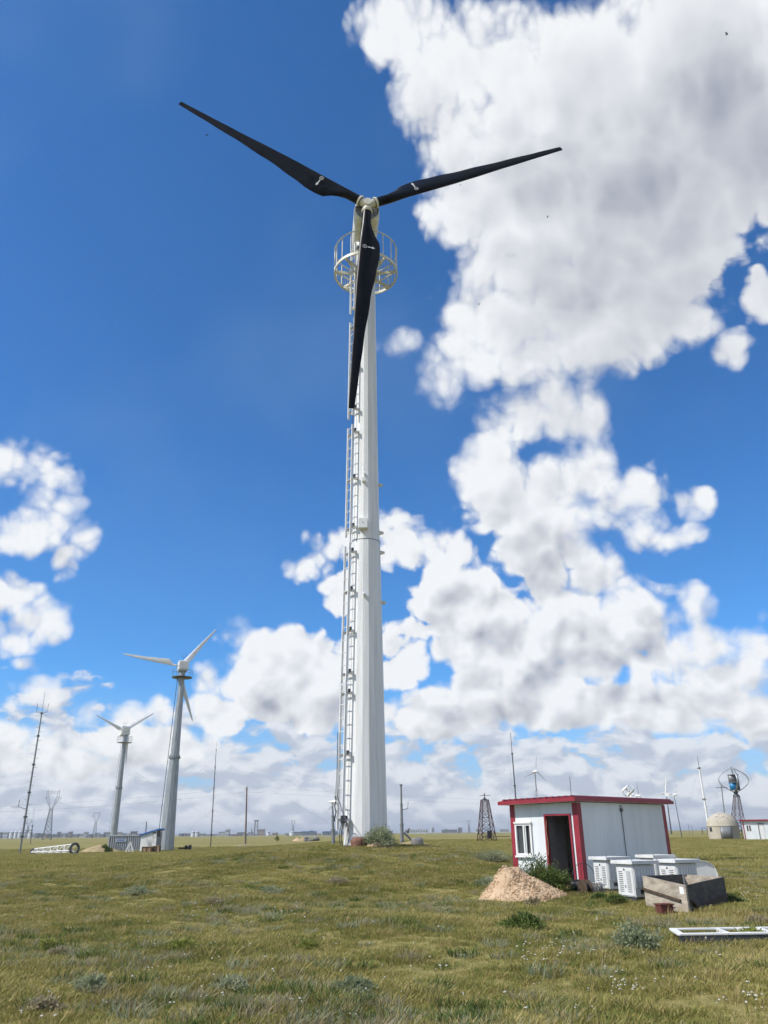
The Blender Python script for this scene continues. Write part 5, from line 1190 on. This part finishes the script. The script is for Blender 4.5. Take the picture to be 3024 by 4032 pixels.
def tuft_mesh(name, seed, n, h, spread, w, mats, mix, lean=.55, flowers=0):
    rg = random.Random(seed); V = []; Fc = []; MI = []
    for i in range(n):
        a = rg.uniform(0, 6.283); r = spread * math.sqrt(rg.random()); x, y = math.cos(a) * r, math.sin(a) * r; hh = h * rg.uniform(.45, 1.1); b = rg.uniform(0, 6.283); l = hh * rg.uniform(.1, lean) ; dx, dy = math.cos(b) * l + .3 * x, math.sin(b) * l + .3 * y
        sx, sy = -math.sin(b + .8), math.cos(b + .8); ww = w * rg.uniform(.6, 1.3); o = len(V)
        for t, q in ((0, 1.), (.5, .85)):
            cx, cy, cz = x + dx * t * t, y + dy * t * t, hh * t * (1 - .12 * t); V += [(cx - sx * ww * q, cy - sy * ww * q, cz), (cx + sx * ww * q, cy + sy * ww * q, cz)]
        V.append((x + dx, y + dy, hh * .9)); Fc += [(o, o + 1, o + 3, o + 2), (o + 2, o + 3, o + 4)]; k = rg.choices(range(len(mix)), mix)[0]; MI += [k, k]
    for i in range(flowers):
        a = rg.uniform(0, 6.283); r = spread * rg.random() * 1.2; c = Vector((math.cos(a) * r, math.sin(a) * r, h * rg.uniform(.8, 1.15))); s = rg.uniform(.009, .017); o = len(V)
        V += [c + Vector(p) * s for p in ((1, 0, 0), (-1, 0, 0), (0, 1, 0), (0, -1, 0), (0, 0, .7), (0, 0, -.7))]; V = [tuple(v) for v in V]
        Fc += [tuple(o + j for j in f) for f in ((0, 2, 4), (2, 1, 4), (1, 3, 4), (3, 0, 4), (2, 0, 5), (1, 2, 5), (3, 1, 5), (0, 3, 5))]; MI += [len(mats) - 1] * 8
    me = bpy.data.meshes.new(name); me.from_pydata(V, [], Fc)
    for m in mats: me.materials.append(m)
    me.polygons.foreach_set('material_index', MI); return me
G3 = [LM['green'], LM['olive'], LM['straw'], LM['flower']]
def scatter(name, label, tufts, pts, scl, seed):
    """one 'stuff' object: tufts instanced on points by geometry nodes"""
    hid = bpy.data.collections.new(name + '_sources')
    for i, me in enumerate(tufts): hid.objects.link(bpy.data.objects.new('%s_source_%02d' % (name, i), me))
    rg = np.random.default_rng(seed); me = bpy.data.meshes.new(name); me.from_pydata([tuple(p) for p in pts], [], [])
    at1 = me.attributes.new('scl', 'FLOAT', 'POINT'); at1.data.foreach_set('value', np.asarray(scl, np.float32))
    at2 = me.attributes.new('rz', 'FLOAT', 'POINT'); at2.data.foreach_set('value', rg.uniform(0, 6.283, len(pts)).astype(np.float32))
    at3 = me.attributes.new('idx', 'INT', 'POINT'); at3.data.foreach_set('value', rg.integers(0, len(tufts), len(pts)).astype(np.int32))
    o = put(name, me); tag(o, label, 'grass', kind='stuff')
    g = bpy.data.node_groups.new(name + '_nodes', 'GeometryNodeTree'); g.interface.new_socket('Geometry', in_out='INPUT', socket_type='NodeSocketGeometry'); g.interface.new_socket('Geometry', in_out='OUTPUT', socket_type='NodeSocketGeometry')
    N = g.nodes; L = g.links; gi, go = N.new('NodeGroupInput'), N.new('NodeGroupOutput')
    ci = N.new('GeometryNodeCollectionInfo'); ci.inputs[0].default_value = hid; ci.inputs['Separate Children'].default_value = True; ci.inputs['Reset Children'].default_value = True
    ip = N.new('GeometryNodeInstanceOnPoints'); ip.inputs['Pick Instance'].default_value = True
    def attr(n, t):
        a = N.new('GeometryNodeInputNamedAttribute'); a.data_type = t; a.inputs[0].default_value = n; return a.outputs[0]
    cx = N.new('ShaderNodeCombineXYZ'); L.new(attr('rz', 'FLOAT'), cx.inputs[2])
    L.new(gi.outputs[0], ip.inputs['Points']); L.new(ci.outputs[0], ip.inputs['Instance']); L.new(attr('idx', 'INT'), ip.inputs['Instance Index']); L.new(cx.outputs[0], ip.inputs['Rotation']); L.new(attr('scl', 'FLOAT'), ip.inputs['Scale']); L.new(ip.outputs[0], go.inputs[0])
    md = o.modifiers.new('scatter', 'NODES'); md.node_group = g
    return o
CLEAR = [(5.75, 24.92, 0)]
def blocked(x, y):
    # inside the shed, the board box, cabinets, soil heap crest
    rx, ry = x - 5.75, y - 24.92; u = rx * .728 + ry * .685; v = -rx * .685 + ry * .728
    bl = (u > -.02) & (u < 5.35) & (v > -.02) & (v < 2.6)
    bl |= (np.hypot(x - TX, y - TY) < 1.1)
    bl |= (np.hypot((x - pk.x + .1) / 1.2, (y - pk.y - .5) / 1.0) < .9)
    return bl
def fan(n, d0, d1, seed, power=1.0, ang=36):
    rg = np.random.default_rng(seed); u = rg.random(n); d = (d0 ** power + u * (d1 ** power - d0 ** power)) ** (1 / power); a = np.radians(rg.uniform(-ang, ang, n)); x, y = d * np.sin(a), d * np.cos(a)
    k = ~blocked(x, y); return x[k], y[k], rg
def nz(x, y, f, s): return np.sin(x * f + s) * np.cos(y * f * 1.13 + 2.1 * s) + .6 * np.sin((x + y) * f * 1.9 + 3.7 * s) + .4 * np.cos((x - y * 1.3) * f * 3.1 + s)
def grass():
    MIX = ((6, 3, 1), (3, 5, 1), (8, 2, 0), (2, 4, 3), (5, 4, 1), (3, 6, 1), (9, 1, 0), (4, 4, 1))
    near = [tuft_mesh('tuft_%d' % i, 100 + i, 46, (.065, .08, .055, .09, .05, .075, .06, .07)[i], .13, .0040, G3, MIX[i], .75) for i in range(8)]
    x, y, rg = fan(105000, 6.0, 46, 1, 1.35); d = np.hypot(x, y)
    f = nz(x, y * .7, .75, 1.) + .8 * nz(x, y, 2.3, 4.) + .5 * nz(x, y, 5.1, 2.); keep = rg.random(len(x)) < np.clip(.80 + .20 * f, .25, 1.0); x, y, d, f = x[keep], y[keep], d[keep], f[keep]
    s = np.clip(.90 + .16 * f, .55, 1.4) * rg.uniform(.65, 1.3, len(x)) * (1 + .010 * d); scatter('grass', 'short green and straw coloured steppe grass around the shed and tower', near, np.stack([x, y, hgt(x, y) - .01], 1), s, 2)
    farm = [tuft_mesh('far_tuft_%d' % i, 140 + i, 34, .13, .34, .008, G3, ((4, 5, 1), (3, 5, 2), (2, 6, 2))[i], .7) for i in range(3)]
    x, y, rg = fan(52000, 40, 190, 3, 1.1, 34); d = np.hypot(x, y); s = rg.uniform(.6, 1.3, len(x)) * (1 + d / 150); scatter('far_grass', 'distant low steppe grass out to the container and the dome', farm, np.stack([x, y, hgt(x, y) - .02], 1), s, 4)
    # taller seed-headed stalks
    stalk = [tuft_mesh('stalk_%d' % i, 160 + i, 6, .24, .07, .0024, G3, ((0, 3, 5), (1, 3, 4), (0, 2, 6))[i], .35) for i in range(3)]
    x, y, rg = fan(3600, 7, 34, 5, 1.3); f = nz(x, y, .8, 2.2); k = rg.random(len(x)) < np.clip(.35 + .4 * f, .05, 1); x, y = x[k], y[k]
    ex, ey = rg.normal(6.4, .8, 260), rg.normal(17.0, .5, 260); x, y = np.r_[x, ex], np.r_[y, ey]; G5 = [gnd(a + rg.normal(0, 16), 3680 + rg.normal(0, 8)) for a in (480, 1010, 1530) for _ in range(9)]; x, y = np.r_[x, [p.x for p in G5]], np.r_[y, [p.y for p in G5]]; k = ~blocked(x, y); x, y = x[k], y[k]
    scatter('tall_grass', 'taller straw-coloured seed stalks standing above the short grass', stalk, np.stack([x, y, hgt(x, y) - .01], 1), rg.uniform(.6, 1.2, len(x)), 6)
    fl = [tuft_mesh('flower_%d' % i, 180 + i, 6, .13, .05, .003, G3, (5, 3, 1), .4, flowers=2) for i in range(3)]
    px = [(2130, 3800, 60, 26, 16), (2475, 3935, 60, 30, 18), (150, 3610, 60, 16, 10), (700, 3610, 60, 14, 12), (2180, 3740, 60, 14, 10), (1140, 3610, 60, 14, 8), (2900, 3540, 90, 22, 34), (2950, 3990, 60, 30, 10), (1300, 3740, 300, 140, 40), (500, 3800, 350, 150, 40), (2500, 3840, 300, 110, 34)]; r2 = np.random.default_rng(9); P = []
    for (a, b, sx, sy, n) in px:
        for _ in range(n):
            yy = min(4060, max(3400, r2.normal(b, sy))); P.append(gnd(r2.normal(a, sx), yy))
    P = np.array([tuple(p) for p in P]); scatter('wildflowers', 'scattered small white wildflower heads in the grass', fl, P, r2.uniform(.7, 1.2, len(P)), 10)
    # low grey-green and dry herbs
    hb = [tuft_mesh('herb_%d' % i, 190 + i, 80, .12, .15, .0055, [LM['sage'], LM['greyb'], LM['dgreen']], ((6, 2, 0), (1, 6, 0), (1, 0, 6), (0, 0, 7), (3, 3, 1))[i], .95) for i in range(5)]
    x, y, rg = fan(5200, 7, 40, 12, 1.3); f = nz(x, y, .5, 5.1); k = rg.random(len(x)) < np.clip(.3 + .45 * f, .04, 1); x, y = x[k], y[k]; scatter('herbs', 'low grey-green and dry herbs growing among the grass', hb, np.stack([x, y, hgt(x, y) - .01], 1), rg.uniform(.6, 1.5, len(x)), 13)
grass()

def bush(label, p, w, h, m, seed, n=900, leaf=.05, thin=.22, cat='bush', name='bush', spiky=.5, group=None):
    rg = random.Random(seed); T = thing(name, label, cat, p, rg.uniform(0, 6), group); V = []; Fc = []; st = MB()
    tips = []
    for i in range(max(14, int(n / 30))):
        a = rg.uniform(0, 6.283); e = rg.uniform(.25, 1.45); l = rg.uniform(.7, 1.06) * (1 + .12 * math.sin(a * 3 + seed)); tip = Vector((math.cos(a) * math.cos(e) * w / 2 * l, math.sin(a) * math.cos(e) * w / 2 * l, h * math.sin(e) * l)); tips.append(tip)
        st.tube((tip.x * .06, tip.y * .06, -.03), tip * .82, max(.004, w * .006), .0025, n=4, caps=False)
    st.build('stems', LM['stem'], T)
    for i in range(n):
        tip = rg.choice(tips); t = rg.uniform(.25, 1.0) ** .7; c = tip * t + Vector((rg.gauss(0, w * .045), rg.gauss(0, w * .045), rg.gauss(0, h * .045)))
        if c.z < .01: c.z = .01 + rg.random() * h * .1
        d = (tip.normalized() * spiky + Vector((rg.gauss(0, .6), rg.gauss(0, .6), rg.gauss(.15, .5)))).normalized(); u = d.cross(Vector((rg.gauss(0, 1), rg.gauss(0, 1), rg.gauss(0, 1)))).normalized(); l = leaf * rg.uniform(.6, 1.4); o = len(V)
        V += [tuple(c - u * l * thin * .5), tuple(c + d * l * .5 - u * l * thin), tuple(c + d * l), tuple(c + d * l * .5 + u * l * thin)]; Fc.append((o, o + 1, o + 2, o + 3))
    me = bpy.data.meshes.new('foliage'); me.from_pydata(V, [], Fc); me.materials.append(LM[m]); put('foliage', me, T); return T
bush('tall dark green bush growing on the soil heap in front of the shed window wall', gnd(2135, 3530) + Vector((0, .55, 0)), 1.5, .92, 'dgreen', 1, 5200, .07, .16)
bush('second dark green bush between the soil heap and the shed doorway', gnd(2205, 3528) + Vector((-.05, .35, 0)), 1.1, .66, 'dgreen', 2, 3200, .07, .16)
q = at(1498, 3330, 38.3); bush('rounded grey-green bush at the foot of the white tower', on(q.x, 38.3), 1.75, .95, 'sage', 3, 5200, .085, .2)
bush('grey-green sage bush hugging the flank of the soil heap', gnd(1962, 3545), .70, .50, 'sage', 4, 2200, .06)
bush('pale sage tuft in front of the sandy soil heap', gnd(2105, 3572), .45, .20, 'greyb', 5, 900, .05)
bush('dark green leafy bush in the grass in front of the soil heap', gnd(2065, 3665), .95, .26, 'dgreen', 6, 3200, .05)
bush('big blue-green sage bush in the grass in front of the board box', gnd(2515, 3745), .85, .32, 'sage', 7, 3000, .05)
for i, (a, b, w, h, m, lab) in enumerate((
 (545, 3525, .95, .40, 'sage', 'pale sage bush in the open grass before the galvanised tower'), (1068, 3525, .80, .38, 'sage', 'pale sage bush in the open grass before the brown line pole'), (1930, 3395, 2.4, .75, 'sage', 'wide pale sage bush in the far grass between the tower bush and the soil heap'), (1925, 3490, .8, .42, 'sage', 'sage bush in the grass beside the soil heap foot'),
 (360, 3905, .42, .24, 'sage', 'low sage clump among purple-dry herbs in the near grass'), (905, 3905, .42, .24, 'sage', 'low blue-grey sage clump in the near grass before the dark mast'), (1405, 3910, .42, .24, 'sage', 'low sage clump in the near grass before the white tower'), (190, 3740, .42, .22, 'ygreen', 'yellow-green herb clump in the grass before the lying truss'), (715, 3740, .42, .22, 'ygreen', 'yellow-green herb clump in the grass before the galvanised tower'), (1215, 3740, .42, .22, 'ygreen', 'yellow-green herb clump in the grass before the small grey-pole turbine'),
 (165, 3995, .36, .22, 'greyb', 'dry grey herb clump beside a low sage clump'), (230, 3770, .4, .2, 'greyb', 'dry brownish herb clump beside a yellow-green one'), (2960, 3700, .5, .26, 'ygreen', 'yellow-green herb growing through the white steel frame'), (2985, 3640, .5, .25, 'greyb', 'dry grey herb clump behind the white steel frame'), (2430, 3560, .55, .34, 'dgreen', 'leafy green weed growing before the louvred cabinets'), (2360, 3545, .4, .25, 'dgreen', 'low green weed at the foot of the shed-corner cabinet'), (2880, 3560, .9, .35, 'dgreen', 'low green weed clump behind the board box'), (840, 3560, .5, .24, 'greyb', 'dry tawny herb clump in the mid grass'), (1330, 3480, .9, .3, 'greyb', 'wide dry herb clump before the small grey-pole turbine'))):
    bush(lab, gnd(a, b), w * 1.15, h * .58, m, 30 + i, int(1300 + 1300 * w), .04, .2)
a = gnd(392, 3357); 
for i, (px, py, w, lab) in enumerate(((414, 3334, 1.4, 'dark rounded bush on top of the low tan soil heap by the container'), (446, 3349, 1.5, 'dark low bush at the container foot beside the tan soil heap'))):
    q = at(px, py, a.y - .5); bush(lab, Vector((q.x, q.y, q.z - .6)) if i == 0 else on(q.x, a.y - 3), w, .9, 'dgreen', 60 + i, 900, .2, .3)
q = far(1092, 3285, 330); bush('lone green shrub on the skyline between the brown pole and the white tower', q, 2.4, 2.0, 'ygreen', 70, 700, .3, .3)
# ------------------------------------------------------------------ haze
def haze():
    m = bpy.data.materials.new('haze_air'); m.use_nodes = True; nt = m.node_tree; nt.nodes.clear(); out = nt.nodes.new('ShaderNodeOutputMaterial'); v = nt.nodes.new('ShaderNodeVolumePrincipled')
    v.inputs['Color'].default_value = (.86, .92, 1.0, 1); v.inputs['Density'].default_value = .00013; v.inputs['Anisotropy'].default_value = .2
    nt.links.new(v.outputs[0], out.inputs['Volume'])
    tag(MB().box((0, 0, 34), (56000, 56000, 72)).build('haze', m), 'thin pale summer haze over the steppe', 'haze', kind='stuff')
haze()
